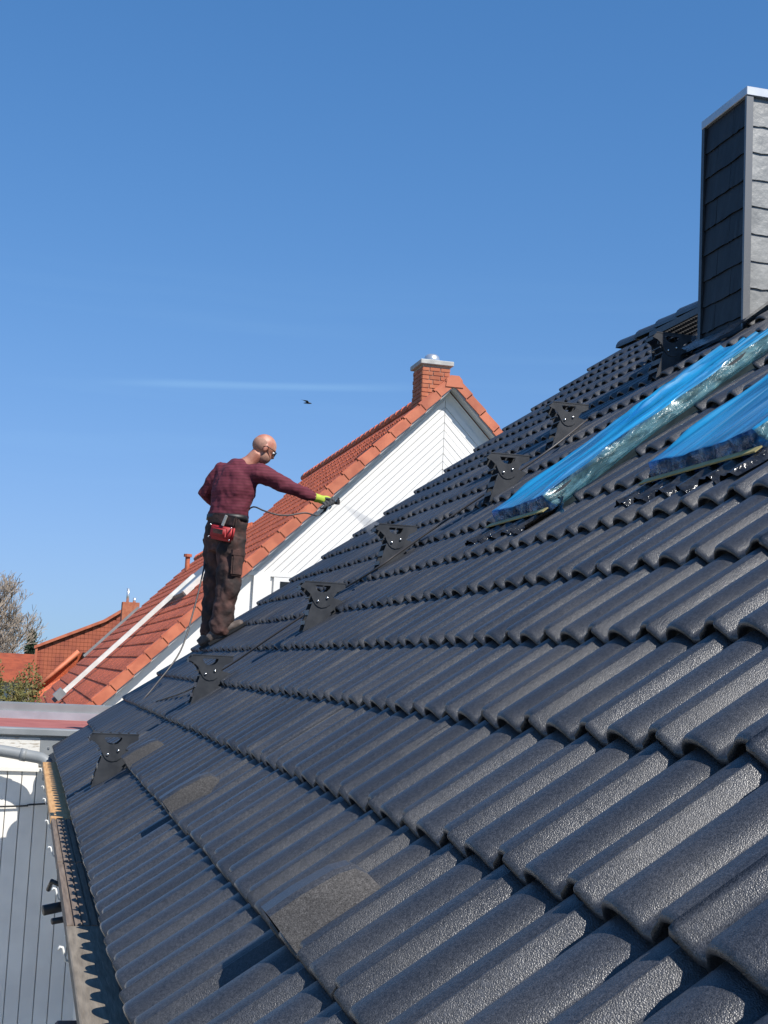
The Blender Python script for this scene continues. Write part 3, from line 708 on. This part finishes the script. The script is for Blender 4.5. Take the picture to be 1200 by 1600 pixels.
# brick chimney, laid brick by brick
NX0, NX1, NY0, NY1, NZ0, NZ1 = 5.92, 6.40, G1+.40, G1+.98, 3.9, 5.10
sc_c = 1.0
bchim = box('brick_chimney', (NX0+.01, NY0+.01, NZ0), (NX1-.01, NY1-.01, NZ1), M_mort, nb)
def brickmesh(l):
    bm = bmesh.new(); add_box(bm, (0, 0, 0), (l, .02, .060)); bmesh.ops.bevel(bm, geom=[e for e in bm.edges], offset=.003, segments=1, affect='EDGES')
    me = bpy.data.meshes.new('brick'); bm.to_mesh(me); bm.free(); me.materials.append(M_brick); return me
bms = {}
def lay(face):
    span = (NX1-NX0) if face == 'front' else (NY1-NY0)
    r = 0; z = NZ0+.02
    while z < NZ1-.06:
        p = -.06 if r % 2 else 0.0
        while p < span-.01:
            a = max(p, 0.0); e = min(p+.185, span); ln = round(e-a-.012, 3)
            if ln > .02:
                if ln not in bms: bms[ln] = brickmesh(ln)
                o = bpy.data.objects.new('brick', bms[ln]); col.objects.link(o); o.parent = bchim; o.matrix_parent_inverse = nb.matrix_basis.inverted() if False else (nb.matrix_basis @ bchim.matrix_parent_inverse).inverted()
                if face == 'front': o.matrix_basis = Matrix.Translation((NX0+a+.006, NY0-.004+random.uniform(-.002, .002), z))
                else: o.matrix_basis = Matrix.Translation((NX0+.016+random.uniform(-.002, .002), NY0+a+.006, z)) @ Matrix.Rotation(math.pi/2, 4, 'Z')
            p += .185
        z += .072; r += 1
lay('front'); lay('side')
box('chimney_cap', (NX0-.045, NY0-.045, NZ1), (NX1+.045, NY1+.045, NZ1+.08), M_conc, bchim, bevel=.01)
bm = bmesh.new(); add_tube(bm, [(6.15, NY0+.28, NZ1+.085), (6.15, NY0+.28, NZ1+.15), (6.15, NY0+.28, NZ1+.20), (6.15, NY0+.28, NZ1+.235), (6.15, NY0+.28, NZ1+.25)], [.135, .135, .12, .08, .01], 20); obj('flue_cowl', bm, M_alu, bchim, smooth=True)
# skylight, soil pipe and stair rail on the orange roof
bm = bmesh.new()
M = tile_matrix(tb, nbv, NP(4.80, 31.6, 0), False)
add_box(bm, (0, -3.6, .02), (1.15, 0, .11), 0, M); obj('sheet_metal_cover', bm, M_coat, nb)
bm = bmesh.new(); add_box(bm, (0, -3.95, .02), (1.15, -3.605, .13), 0, M); obj('skylight_side', bm, M_rail, nb)
bm = bmesh.new(); add_tube(bm, [NP(2.9, 40.5, .0), NP(2.9, 40.5, 0)+V((0, 0, .42))], .07, 10); add_tube(bm, [NP(2.9, 40.5, 0)+V((0, 0, .42)), NP(2.9, 40.5, 0)+V((0, 0, .50))], .12, 10); obj('vent_pipe', bm, M_orange2, nb)
rl = empty('lift_rail', NP(7.9, 29.9, .1), label='long white aluminium rail lying up the orange roof slope', cat='rail')
for off in (-.10, .10):
    bm = bmesh.new(); M = tile_matrix(tb, nbv, NP(7.9, 29.9+off, .09), False); add_box(bm, (0, -.035, 0), (3.75, .035, .09), 0, M)
    o = obj('side_rail', bm, M_rail, rl)
bm = bmesh.new(); M = tile_matrix(tb, nbv, NP(7.9, 29.9, .09), False)
for q in range(13): add_box(bm, (.1+q*.28, -.1, .03), (.13+q*.28, .1, .06), 0, M)
obj('rung', bm, M_coat, rl)
bm = bmesh.new(); add_box(bm, (-.12, -.22, -.02), (.10, .22, .16), 0, M); add_box(bm, (-.2, -.05, .0), (-.1, .3, .1), 0, M); obj('rail_foot', bm, M_coat, rl)
bm = bmesh.new(); M = tile_matrix(tb, nbv, NP(5.1, 41.0, .1), False); add_box(bm, (-1.6, -.05, .0), (.5, .05, .07), 0, M); obj('snow_guard', bm, M_coat, nb)
box('gutter_board', (xl-.12, G1, RZ-DE*math.sin(SL)-.16), (xl+.10, G3, RZ-DE*math.sin(SL)-.03), M_white, nb)

# ------------------------------------------------------------------ farther houses
fh = empty('far_house', (2, 58, -4.2), label='farther orange house with tile hung gable and brick chimney', cat='house')
M_far = mat('far_tile', (.40, .105, .05), .7, c2=(.30, .075, .04), nscale=2.0, bump=.2, bscale=30)
prism('wall', [(.36, -4.2), (6.0, -4.2), (6.0, 1.0), (3.75, 2.1), (3.0, 1.60), (.31, .42)], 58.2, 62, M_brick, fh)
bm = bmesh.new(); r = 0
for q in range(24):
    z0 = -1.6+q*.165
    for c in range(40):
        x0 = .33+c*.155
        zz = z0+.19; lim = .42+(x0-.31)*(1.18/2.69) if x0 < 3.0 else 1.60+(x0-3.0)*.66
        if x0 > 3.7 or zz > lim+.05: continue
        add_box(bm, (x0, 58.10, z0), (x0+.148, 58.14, z0+.155))
obj('hung_tiles', bm, M_far, fh, kind='stuff')
prism('verge', [(.22, .36), (3.0, 1.60), (3.75, 2.12), (3.75, 2.24), (2.98, 1.72), (.22, .48)], 57.95, 62, M_orange2, fh)
box('corner_board', (.27, 58.0, -1.8), (.36, 58.19, .40), M_orange2, fh)
box('brick_chimney', (3.40, 54.3, 1.0), (4.05, 55, 2.31), M_brick, fh)
tube('steel_flue', [(3.60, 54.6, 2.3), (3.60, 54.6, 2.85)], .055, M_alu, fh, 10)
tube('steel_flue', [(3.86, 54.6, 2.3), (3.86, 54.6, 2.50)], .06, M_alu, fh, 10)
# lean-to between the terrace and the far house
lt = empty('lean_to', (1, 48, -4.2), label='low red lean-to roof with orange edge board beyond the terrace', cat='roof')
p0, p1, p2, p3 = V((.095, 47, -1.24)), V((1.72, 47, .23)), V((2.60, 47.3, .23)), V((1.2, 46.6, -1.40))
bm = bmesh.new(); vs = [bm.verts.new(p) for p in (p0, p3, p2, p1)] + [bm.verts.new(p+V((.2, .6, -.25))) for p in (p0, p3, p2, p1)]
for f in ((0, 1, 2, 3), (7, 6, 5, 4), (0, 4, 5, 1), (1, 5, 6, 2), (2, 6, 7, 3), (3, 7, 4, 0)): bm.faces.new([vs[i] for i in f])
obj('roof_slope', bm, M_orange, lt)
tube('edge_board', [V((.02, 46.9, -1.33)), V((1.62, 46.9, .27))], [(.085, .03)]*2, M_orange2, lt, 4, ref=(0, 0, 1))
box('dark_opening', (1.75, 46.8, .05), (2.45, 47.1, .24), M_mortar, lt)
box('white_sill', (2.05, 46.7, -.12), (2.30, 46.8, .02), M_white, lt)
rh = empty('low_red_house', (-2, 70, -4.2), label='low house with plain orange roof at the left picture edge', cat='house')
bm = bmesh.new(); prow = 14
for q in range(prow):
    a, b = q/prow, (q+1)/prow
    add_box(bm, (-9, 69+a*3.0, -1.2+a*1.35-.04), (.36, 69+b*3.0+.06, -1.2+a*1.35+.1))
obj('roof_courses', bm, M_far, rh)
box('wall', (-9, 70, -4.2), (.2, 74, -.9), M_plaster, rh)

# ------------------------------------------------------------------ trees and shrubs
def bare_tree(name, base, height, spread, seed, label):
    rnd = random.Random(seed); bm = bmesh.new(); root = empty(name, base, label=label, cat='tree'); segs = []
    def grow(p, d, ln, r, lev):
        n = 3 if lev < 3 else 2; pts = [p]
        for i in range(n):
            d = (d + V((rnd.uniform(-.16, .16), rnd.uniform(-.16, .16), rnd.uniform(-.04, .12)))).normalized(); p = p + d*ln/n; pts.append(p)
        segs.append((pts, r, lev))
        if lev >= 6: return
        for c in range({0: 7, 1: 5, 2: 5, 3: 4, 4: 4, 5: 3}[lev]):
            i = rnd.randint(1, n); ax = V((rnd.gauss(0, 1), rnd.gauss(0, 1), rnd.gauss(0, .6))).normalized()
            nd = (d*.75 + ax*.75*spread + V((0, 0, .12))).normalized()
            grow(pts[i], nd, ln*rnd.uniform(.52, .78), r*.55, lev+1)
    grow(V((0, 0, 0)), V((0, 0, 1)), height*.36, height*.028, 0)
    bt = bmesh.new()
    for pts, r, lev in segs:
        b = bt if lev < 2 else bm; m = len(pts)
        add_tube(b, pts, [max(r*(1-.45*i/(m-1)), .012) for i in range(m)], 3 if lev > 2 else 6, cap=False)
    for nm, b in (('trunk', bt), ('crown', bm)):
        o = obj(nm, b, M_bark); o.parent = root
    return root
bare_tree('bare_tree', (-2.75, 76, -4.2), 9.5, .68, 5, 'tall bare leafless tree at the left picture edge')
def leafy(name, base, rx, ry, h, n, size, m, label, seed, cone=False, cat='shrub'):
    rnd = random.Random(seed); root = empty(name, base, label=label, cat=cat); vs, fs = [], []
    lumps = [(rnd.uniform(-.7, .7), rnd.uniform(-.7, .7), rnd.uniform(.15, .92), rnd.uniform(.22, .42)) for _ in range(16)]
    for i in range(n):
        if cone:
            z = rnd.random()**1.3; rr = (1-z)*(.6+.4*rnd.random()); an = rnd.uniform(0, 6.283); c = V((rx*rr*math.cos(an), ry*rr*math.sin(an), h*z))
        else:
            lx, ly, lz, lr = rnd.choice(lumps); d = V((rnd.gauss(0, 1), rnd.gauss(0, 1), rnd.gauss(0, 1))).normalized()*lr*rnd.uniform(.6, 1.1)
            c = V(((lx+d.x)*rx, (ly+d.y)*ry, max(.05, (lz*.85+d.z*.6))*h))
        a = V((rnd.gauss(0, 1), rnd.gauss(0, 1), rnd.gauss(.6, 1))).normalized(); b = a.orthogonal().normalized(); s = size*rnd.uniform(.6, 1.4)
        k = len(vs); vs += [c-b*s*.3, c+a*s*.5+b*s*.35, c+a*s*1.2, c+a*s*.5-b*s*.35]; fs.append((k, k+1, k+2, k+3))
    o = pyobj('crown', vs, fs, m); o.parent = root
    bm = bmesh.new()
    for q in range(5):
        an = q*1.26; add_tube(bm, [(0, 0, -.1), (rx*.3*math.cos(an), ry*.3*math.sin(an), h*.4), (rx*.5*math.cos(an), ry*.5*math.sin(an), h*.8)], [.05, .03, .01], 5)
    o = obj('trunk', bm, M_bark); o.parent = root
leafy('evergreen_shrub', (-.36, 26, -4.2), .85, .7, 4.4, 26000, .045, M_leaf, 'green evergreen shrub top behind the flat roof at left', 3)
leafy('fir_tree', (.15, 84, -4.2), 1.3, 1.2, 5.6, 3500, .22, M_leaf2, 'small dark fir below the bare tree', 6, True, 'tree')
hg = []
rnd = random.Random(11); vs, fs = [], []
for i in range(9000):
    c = V((rnd.uniform(-30, 12), rnd.uniform(96, 99), -4.2+rnd.random()**.6*(4.2+.55+.5*noise.noise(V((i*.0, rnd.random(), 0)))))); 
    c.z = -4.2+(c.z+4.2)*(.92+.12*noise.noise(V((c.x*.6, 0, 0))))
    a = V((rnd.gauss(0, 1), rnd.gauss(0, 1), rnd.gauss(.6, 1))).normalized(); b = a.orthogonal().normalized(); s = .3
    k = len(vs); vs += [c-b*s*.3, c+a*s*.5+b*s*.35, c+a*s*1.2, c+a*s*.5-b*s*.35]; fs.append((k, k+1, k+2, k+3))
pyobj('distant_hedge', vs, fs, M_bark, None, label='brown leafless hedge on the horizon at left', cat='hedge', kind='stuff')

# ------------------------------------------------------------------ the man (modelled at its place on the far verge)
SC = .972
def Q(x, y, z): return V((x, y, z))*SC
man = empty('person', Q(1.42, 10.8, .17), label='bald man in maroon striped shirt and brown work trousers spraying the roof', cat='person')
M_skin = mat('skin', (.50, .25, .17), .5, c2=(.42, .165, .11), nscale=14, bump=.05, bscale=60)
M_stub = mat('stubble', (.36, .19, .135), .75, c2=(.30, .16, .115), nscale=40)
M_glove = mat('lime_glove', (.42, .52, .06), .8, c2=(.36, .46, .05), nscale=15)
M_glove2 = mat('dark_glove_palm', (.045, .047, .05), .8)
M_boot = mat('work_boot', (.085, .065, .055), .8, c2=(.15, .12, .105), nscale=16, bump=.3, bscale=60)
M_pouch = mat('red_pouch', (.42, .022, .028), .6, c2=(.30, .015, .02), nscale=14, bump=.2, bscale=40)
M_trou = mat('brown_trousers', (.022, .014, .013), .85, c2=(.105, .046, .037), nscale=8, lo=.42, hi=.72, bump=.5, bscale=28, bdist=.012, detail=6)
M_shirt = mat('maroon_shirt', (.12, .014, .026), .85, bump=.25, bscale=16, bdist=.015)
t = M_shirt.node_tree; n = t.nodes; l = t.links
pos = n.new('ShaderNodeNewGeometry').outputs['Position']
wv = n.new('ShaderNodeTexWave'); wv.wave_type = 'BANDS'; wv.bands_direction = 'Z'; wv.inputs['Scale'].default_value = 13; wv.inputs['Distortion'].default_value = 1.2; wv.inputs['Detail'].default_value = 2
l.new(pos, wv.inputs['Vector'])
rp = n.new('ShaderNodeValToRGB'); rp.color_ramp.elements[0].position = .25; rp.color_ramp.elements[0].color = (.096, .012, .023, 1); rp.color_ramp.elements[1].position = .6; rp.color_ramp.elements[1].color = (.125, .017, .033, 1)
l.new(wv.outputs['Fac'], rp.inputs['Fac']); l.new(rp.outputs[0], n['Principled BSDF'].inputs['Base Color'])
clouds = bpy.data.textures.new('folds', 'CLOUDS'); clouds.noise_scale = .085; clouds.noise_depth = 2
def soft(o, voxel, disp=0.0, it=5):
    md = o.modifiers.new('remesh', 'REMESH'); md.mode = 'VOXEL'; md.voxel_size = voxel; md.use_smooth_shade = True
    sm = o.modifiers.new('smooth', 'SMOOTH'); sm.iterations = it; sm.factor = .5
    if disp:
        dm = o.modifiers.new('folds', 'DISPLACE'); dm.texture = clouds; dm.strength = disp; dm.mid_level = .5; dm.texture_coords = 'GLOBAL'
    if disp:
        s2 = o.modifiers.new('settle', 'SMOOTH'); s2.iterations = 1; s2.factor = .5
    return o
fa = math.radians(47); fwd = V((math.sin(fa), math.cos(fa), 0)); rgt = V((math.cos(fa), -math.sin(fa), 0))
def mix(a, b, t_): return a*(1-t_)+b*t_
hipc = V((1.435, 10.80, 1.0)); wst = V((1.448, 10.80, 1.20)); chest = V((1.485, 10.80, 1.42)); shc = V((1.520, 10.80, 1.555)); nek = V((1.60, 10.79, 1.635))
rs = V((1.655, 10.665, 1.535)); re = V((1.925, 10.60, 1.412)); rw = V((2.135, 10.66, 1.362))
lsh = V((1.395, 10.945, 1.555)); le = V((1.272, 11.02, 1.375)); lw = V((1.42, 11.14, 1.285))
rh_, rk, ra = V((1.475, 10.72, 1.0)), V((1.468, 10.69, .62)), V((1.432, 10.70, .285))
lh_, lk, la = V((1.385, 10.89, 1.0)), V((1.40, 10.90, .62)), V((1.385, 10.91, .27))
def body_sections(e):
    return ([hipc-V((0, 0, .06)), hipc, wst, mix(wst, chest, .5), chest, shc, shc+V((.02, 0, .05))],
            [(.155+e, .105+e), (.165+e, .115+e), (.150+e, .105+e), (.165+e, .115+e), (.185+e, .125+e), (.165+e, .09+e), (.07+e, .06+e)])
def sc_bm(bm):
    for v in bm.verts: v.co = v.co*SC
# continuous body underneath the clothes, with head and hands
bm = bmesh.new(); c, r = body_sections(-.02); add_tube(bm, c, r, 16, ref=rgt)
for a_, b_, c_, r_ in ((rs, re, rw, (.048, .038, .026)), (lsh, le, lw, (.048, .038, .026))): add_tube(bm, [a_, mix(a_, b_, .5), b_, mix(b_, c_, .5), c_], [r_[0], r_[0]*.95, r_[1], r_[1]*.9, r_[2]], 10)
for a_, b_, c_ in ((rh_, rk, ra), (lh_, lk, la)): add_tube(bm, [a_, mix(a_, b_, .5), b_, mix(b_, c_, .4), c_], [.075, .065, .050, .050, .035], 10)
hd = V((1.703, 10.775, 1.742)); hf = V((.86, .10, -.52)).normalized(); hl = V((0, 0, 1)).cross(hf).normalized(); hu = hf.cross(hl)
HM = Matrix((hf, hl, hu)).transposed()
def H(a, b, c): return hd + hf*a + hl*b + hu*c
add_tube(bm, [shc+V((.01, 0, .02)), nek, H(-.02, 0, -.06)], [(.07, .065), .058, .056], 12)
add_ball(bm, H(-.012, 0, .022), (.098, .076, .092), HM, 20, 14)
add_ball(bm, H(.020, 0, -.045), (.068, .058, .072), HM, 16, 12)
add_ball(bm, H(.048, 0, -.085), (.034, .036, .028), HM)
add_ball(bm, H(.066, 0, .028), (.022, .052, .016), HM)
add_tube(bm, [H(.075, 0, .015), H(.100, 0, -.022), H(.084, 0, -.034)], [.009, .013, .009], 8)
add_ball(bm, H(.078, 0, -.052), (.012, .024, .006), HM); add_ball(bm, H(.076, 0, -.066), (.012, .021, .007), HM)
for s in (-1, 1): add_ball(bm, H(-.008, s*.078, -.012), (.020, .008, .032), HM)
# left hand, relaxed in front of the hip
add_ball(bm, lw+V((.05, .03, -.03)), (.045, .022, .036))
for q in range(4):
    b0 = lw+V((.08, .04+.004*q, -.015-.017*q)); add_tube(bm, [b0, b0+V((.035, .01, -.012)), b0+V((.055, -.005, -.03)), b0+V((.058, -.025, -.035))], [.009, .0085, .008, .006], 6)
add_tube(bm, [lw+V((.03, .01, -.005)), lw+V((.06, -.01, -.005)), lw+V((.085, -.015, -.015))], [.011, .010, .007], 6)
sc_bm(bm); body = soft(obj('body', bm, M_skin, man, True), .0075, 0, 3)
bm = bmesh.new(); add_ball(bm, H(-.022, 0, .012), (.092, .0785, .078), HM, 20, 14); add_ball(bm, H(.026, 0, -.052), (.0665, .060, .0675), HM, 16, 12)
for v in list(bm.verts):
    q = v.co-hd; a_, c_ = q.dot(hf), q.dot(hu)
    if (c_ > .062 and a_ > -.09) or (a_ > .03 and c_ > -.035) or (c_ > -.03 and a_ > -.005): v.co = H(0, 0, 0)+(v.co-hd)*.9
sc_bm(bm); soft(obj('stubble', bm, M_stub, body, True), .006, 0, 2)
gl = empty('spectacles', Q(*H(.08, 0, .0)), label='dark rimmed spectacles on the man', cat='glasses')
bm = bmesh.new()
for s in (-1, 1):
    ring = [H(.094-.01*abs(math.cos(2*math.pi*q/12))*.5, s*.033+.027*math.cos(2*math.pi*q/12), .003+.019*math.sin(2*math.pi*q/12)) for q in range(13)]
    add_tube(bm, ring, .0028, 5)
    add_tube(bm, [H(.088, s*.060, .010), H(.06, s*.082, .010), H(-.01, s*.084, .008), H(-.03, s*.080, -.012)], .0035, 5)
    add_ball(bm, H(.088, s*.033, .003), (.003, .024, .017), HM, 10, 6)
add_tube(bm, [H(.096, -.008, .008), H(.096, .008, .008)], .0028, 5)
sc_bm(bm); obj('frame', bm, M_black, gl, True)
for s in (-1, 1):
    bm = bmesh.new(); add_ball(bm, H(.071, s*.031, .004), (.012, .013, .011), HM, 10, 8); sc_bm(bm); obj('eye', bm, M_white, body, True)
# shirt
bm = bmesh.new()
c = [wst-V((.002, 0, .03)), wst+V((0, 0, .03)), mix(wst, chest, .45), chest, mix(chest, shc, .6)+V((0, 0, .005)), shc+V((.012, 0, .035)), nek-V((.03, 0, .03))]
r = [(.178, .135), (.172, .128), (.182, .130), (.200, .140), (.190, .122), (.12, .085), (.068, .064)]
add_tube(bm, c, r, 20, ref=rgt)
add_tube(bm, [rs-V((.11, -.09, .03)), rs, mix(rs, re, .5), re, mix(re, rw, .5), rw-V((.01, 0, 0))], [.085, .082, .068, .056, .048, .037], 14)
add_tube(bm, [lsh+V((.09, -.08, -.03)), lsh, mix(lsh, le, .5), le, mix(le, lw, .5), lw], [.085, .082, .066, .056, .047, .036], 14)
sc_bm(bm); soft(obj('shirt', bm, M_shirt, man, True), .0105, .032, 11)
# trousers
bm = bmesh.new()
add_tube(bm, [wst+V((-.005, 0, .03)), wst-V((.005, 0, .04)), hipc+V((0, 0, .02)), hipc-V((0, 0, .10))], [(.165, .122), (.172, .128), (.178, .135), (.155, .12)], 18, ref=rgt)
for a_, b_, c_, sgn in ((rh_, rk, ra, 1), (lh_, lk, la, -1)):
    add_tube(bm, [a_, mix(a_, b_, .3), mix(a_, b_, .65), b_, mix(b_, c_, .35), mix(b_, c_, .7), c_+V((.0, 0, .02)), c_-V((.008, 0, .045))], [.112, .106, .099, .093, .089, .086, .086, .080], 14)
sc_bm(bm); soft(obj('trousers', bm, M_trou, man, True), .0105, .050, 5)
pkc = mix(rh_, rk, .52)+V((.045, -.098, 0)); pkx = V((.82, .57, 0)).normalized(); pky = V((0, 0, 1)).cross(pkx); KM = Matrix.Translation(pkc) @ Matrix((pkx, pky, V((0, 0, 1)))).transposed().to_4x4()
bm = bmesh.new(); add_box(bm, (-.06, -.006, -.10), (.06, .014, .075), 0, KM); bmesh.ops.bevel(bm, geom=list(bm.edges), offset=.012, segments=2, affect='EDGES'); add_box(bm, (-.062, -.009, .06), (.062, .014, .10), 0, KM); sc_bm(bm); obj('thigh_pocket', bm, M_trou, man)
bm = bmesh.new(); add_tube(bm, [wst-V((.004, 0, .012)), wst-V((.005, 0, .055))], [(.180, .136), (.182, .138)], 24, ref=rgt); sc_bm(bm); obj('belt', bm, M_black, man, True)
# boots planted on the slope
sl = math.tan(A-.09)
for a_, yy in ((ra, 10.70), (la, 10.91)):
    bm = bmesh.new(); bx_ = a_.x-.02
    def gz(x_): return Z0/SC*1+(x_-X0/SC)*math.tan(A)+.062
    hx = bx_-.035; z0 = gz(hx)+.02; dirv = V((1, -.12, sl)).normalized(); nrm = V((-sl, 0, 1)).normalized()
    b0 = V((hx, yy, z0))
    add_tube(bm, [a_+V((0, 0, .03)), a_-V((.005, 0, .05)), b0+nrm*.05+dirv*.03], [.055, .055, .05], 12)
    add_tube(bm, [b0+nrm*.042-dirv*.015, b0+nrm*.05+dirv*.05, b0+nrm*.05+dirv*.13, b0+nrm*.036+dirv*.20, b0+nrm*.03+dirv*.265, b0+nrm*.026+dirv*.285], [(.036, .040), (.050, .045), (.045, .046), (.036, .050), (.030, .044), (.014, .02)], 14, ref=nrm)
    sc_bm(bm); bt_ = soft(obj('boot', bm, M_boot, man, True), .008, .006, 2)
    bm = bmesh.new(); rot = Matrix((dirv, nrm.cross(dirv), nrm)).transposed().to_4x4()
    add_box(bm, (-.03, -.042, -.002), (.285, .042, .02), 0, Matrix.Translation(b0) @ rot); sc_bm(bm); obj('sole', bm, M_black, bt_)
# tool pouch on the back of the belt
pc = wst - fwd*.155 + rgt*.085 - V((0, 0, .16)); PM = Matrix((rgt, fwd, V((0, 0, 1)))).transposed().to_4x4(); PM = Matrix.Translation(pc) @ PM @ Matrix.Rotation(.16, 4, 'Y')
pouch = empty('tool_pouch', Q(*pc), label='small red tool pouch hanging on the back of the man\'s belt', cat='pouch')
bm = bmesh.new(); add_box(bm, (-.115, -.03, -.07), (.115, .02, .06), 0, PM); bmesh.ops.bevel(bm, geom=list(bm.edges), offset=.018, segments=3, affect='EDGES'); sc_bm(bm); obj('pouch_body', bm, M_pouch, pouch, True)
bm = bmesh.new(); add_box(bm, (-.075, -.045, -.045), (.07, -.028, .03), 0, PM); bmesh.ops.bevel(bm, geom=list(bm.edges), offset=.007, segments=2, affect='EDGES'); sc_bm(bm); obj('front_pocket', bm, M_pouch, pouch, True)
bm = bmesh.new(); add_box(bm, (-.06, -.047, -.02), (.035, -.044, .015), 0, PM); sc_bm(bm); obj('patch', bm, M_trou, pouch)
bm = bmesh.new(); add_box(bm, (-.12, -.025, .05), (.12, .012, .135), 0, PM); bmesh.ops.bevel(bm, geom=list(bm.edges), offset=.012, segments=2, affect='EDGES'); sc_bm(bm); obj('leather_flap', bm, M_trou, pouch)
for sx_, sz_ in ((-.105, -.055), (.105, -.055), (-.105, .04), (.105, .04)):
    bm = bmesh.new(); add_ball(bm, PM @ V((sx_, -.034, sz_)), .007, None, 8, 6); sc_bm(bm); obj('rivet', bm, M_bolt, pouch, True)
bm = bmesh.new(); add_box(bm, (-.005, -.045, .05), (.015, -.033, .135), 0, PM @ Matrix.Rotation(.25, 4, 'Y')); sc_bm(bm)
obj('folding_rule', bm, M_conc, None, label='pale folding rule tucked in the red tool pouch', cat='folding rule')
# gloved right hand closed on the spray gun
hc = rw+V((.052, .0, -.012))
bm = bmesh.new(); add_tube(bm, [rw-V((.03, 0, -.006)), rw+V((.01, 0, 0)), hc], [.038, .034, .036], 10)
add_ball(bm, hc+V((.012, .004, .012)), (.052, .030, .030))
sc_bm(bm); gv = soft(obj('glove', bm, M_glove, man, True), .006, .004, 2)
bm = bmesh.new()
for q in range(4):
    k0 = hc+V((.050-.018*q*.6, -.020, .018-.006*q)) + V((-.012*q, 0, -.006*q)); add_tube(bm, [k0, k0+V((.022, -.016, -.018)), k0+V((.016, -.020, -.042)), k0+V((-.006, -.004, -.050)), k0+V((-.012, .014, -.044))], [.0105, .0105, .010, .009, .007], 7)
add_tube(bm, [hc+V((.0, -.02, .015)), hc+V((.04, -.03, .012)), hc+V((.07, -.022, .004))], [.013, .012, .009], 7)
sc_bm(bm); soft(obj('fingers', bm, M_glove2, gv, True), .0045, 0, 2)
gun = empty('spray_gun', Q(2.23, 10.66, 1.34), label='black airless spray gun in the man\'s gloved hand', cat='spray gun')
bm = bmesh.new(); add_tube(bm, [hc+V((.01, .0, .012)), hc+V((.05, 0, -.002)), hc+V((.105, 0, -.014))], [.013, .014, .011], 8); sc_bm(bm); obj('gun_body', bm, M_black, gun, True)
bm = bmesh.new(); add_tube(bm, [hc+V((.03, 0, -.005)), hc+V((.02, 0, -.05)), hc+V((.005, 0, -.085))], [.012, .012, .011], 8); sc_bm(bm); obj('handle', bm, M_black, gun, True)
bm = bmesh.new(); add_box(bm, (.100, -.018, -.022), (.125, .018, .014), 0, Matrix.Translation(hc)); add_tube(bm, [hc+V((.112, 0, .012)), hc+V((.118, 0, .03))], .008, 6); sc_bm(bm); obj('nozzle', bm, M_black, gun)
bm = bmesh.new(); add_tube(bm, [hc+V((.065, 0, -.012)), hc+V((.062, 0, -.045)), hc+V((.045, 0, -.068))], [.004]*3, 6); sc_bm(bm); obj('trigger', bm, M_bolt, gun, True)
hpts = [hc+V((.005, 0, -.085)), hc+V((-.05, -.01, -.125)), V((2.03, 10.62, 1.235)), V((1.90, 10.60, 1.205)), V((1.80, 10.58, 1.200)), V((1.70, 10.60, 1.225)), V((1.62, 10.66, 1.255)), V((1.585, 10.88, 1.21)), V((1.44, 11.02, 1.06)), V((1.315, 10.97, .90)), V((1.29, 10.86, .76)), V((1.215, 10.66, .45)), V((1.105, 10.45, .10))]
hs_ = spline([p*SC for p in hpts] + [V((.89, 9.98, -.16)), S(2.06, 9.80, .05), S(2.2, 9.2, .055), S(2.5, 8.5, .062), S(2.72, 8.12, .07), S(3.0, 7.98, .075), S(3.5, 7.90, .07), S(4.1, 7.80, .075), S(4.7, 7.72, .075), S(5.4, 7.65, .075), S(6.1, 7.42, .075), S(6.6, 7.40, .075), S(7.3, 7.36, .075), S(8.1, 7.28, .075), S(8.6, 7.2, .075), S(9.6, 7.16, .075), S(10.6, 7.3, .075)], 7)
tube('paint_hose', hs_, .0062, M_hose, None, 8, label='thin paint hose running from the spray gun down the man and along the steps', cat='hose')
# paint mist leaving the nozzle
M_mist = bpy.data.materials.new('paint_mist'); M_mist.use_nodes = True
t = M_mist.node_tree; t.nodes.clear(); vo = t.nodes.new('ShaderNodeVolumePrincipled'); vo.inputs['Color'].default_value = (.92, .92, .92, 1); vo.inputs['Density'].default_value = 8; vo.inputs['Anisotropy'].default_value = .3
mo = t.nodes.new('ShaderNodeOutputMaterial'); t.links.new(vo.outputs[0], mo.inputs['Volume'])
bm = bmesh.new(); m0 = hc+V((.128, 0, -.006)); add_tube(bm, [m0, m0+V((.10, -.01, -.06)), m0+V((.22, -.03, -.14)), m0+V((.33, -.04, -.23))], [.006, .022, .045, .075], 12, ref=(0, 0, 1)); sc_bm(bm)
obj('paint_mist', bm, M_mist, None, label='faint fan of white paint mist from the spray gun', cat='mist', kind='stuff')

# ------------------------------------------------------------------ a bird far up
bd = empty('bird', (11.3, 60, 11.95), label='small dark bird flying in the clear sky', cat='bird')
bm = bmesh.new(); b0 = V((11.3, 60, 11.95))
add_tube(bm, [b0+V((-.17, 0, -.02)), b0+V((-.06, 0, .0)), b0+V((.06, 0, .01)), b0+V((.15, 0, .0)), b0+V((.20, 0, -.005))], [.012, .035, .045, .025, .006], 8); obj('body', bm, M_black, bd, True)
for s in (-1, 1):
    pyobj('wing', [b0+V((.08, 0, .03)), b0+V((-.03, 0, .03)), b0+V((-.17, s*.22, .10+.05*s)), b0+V((-.25, s*.36, .12+.08*s)), b0+V((-.06, s*.25, .12+.05*s)), b0+V((.08, 0, .038)), b0+V((-.06, s*.25, .128+.05*s))], [(0, 1, 2, 4), (2, 3, 4), (5, 6, 4, 0)], M_black, bd)
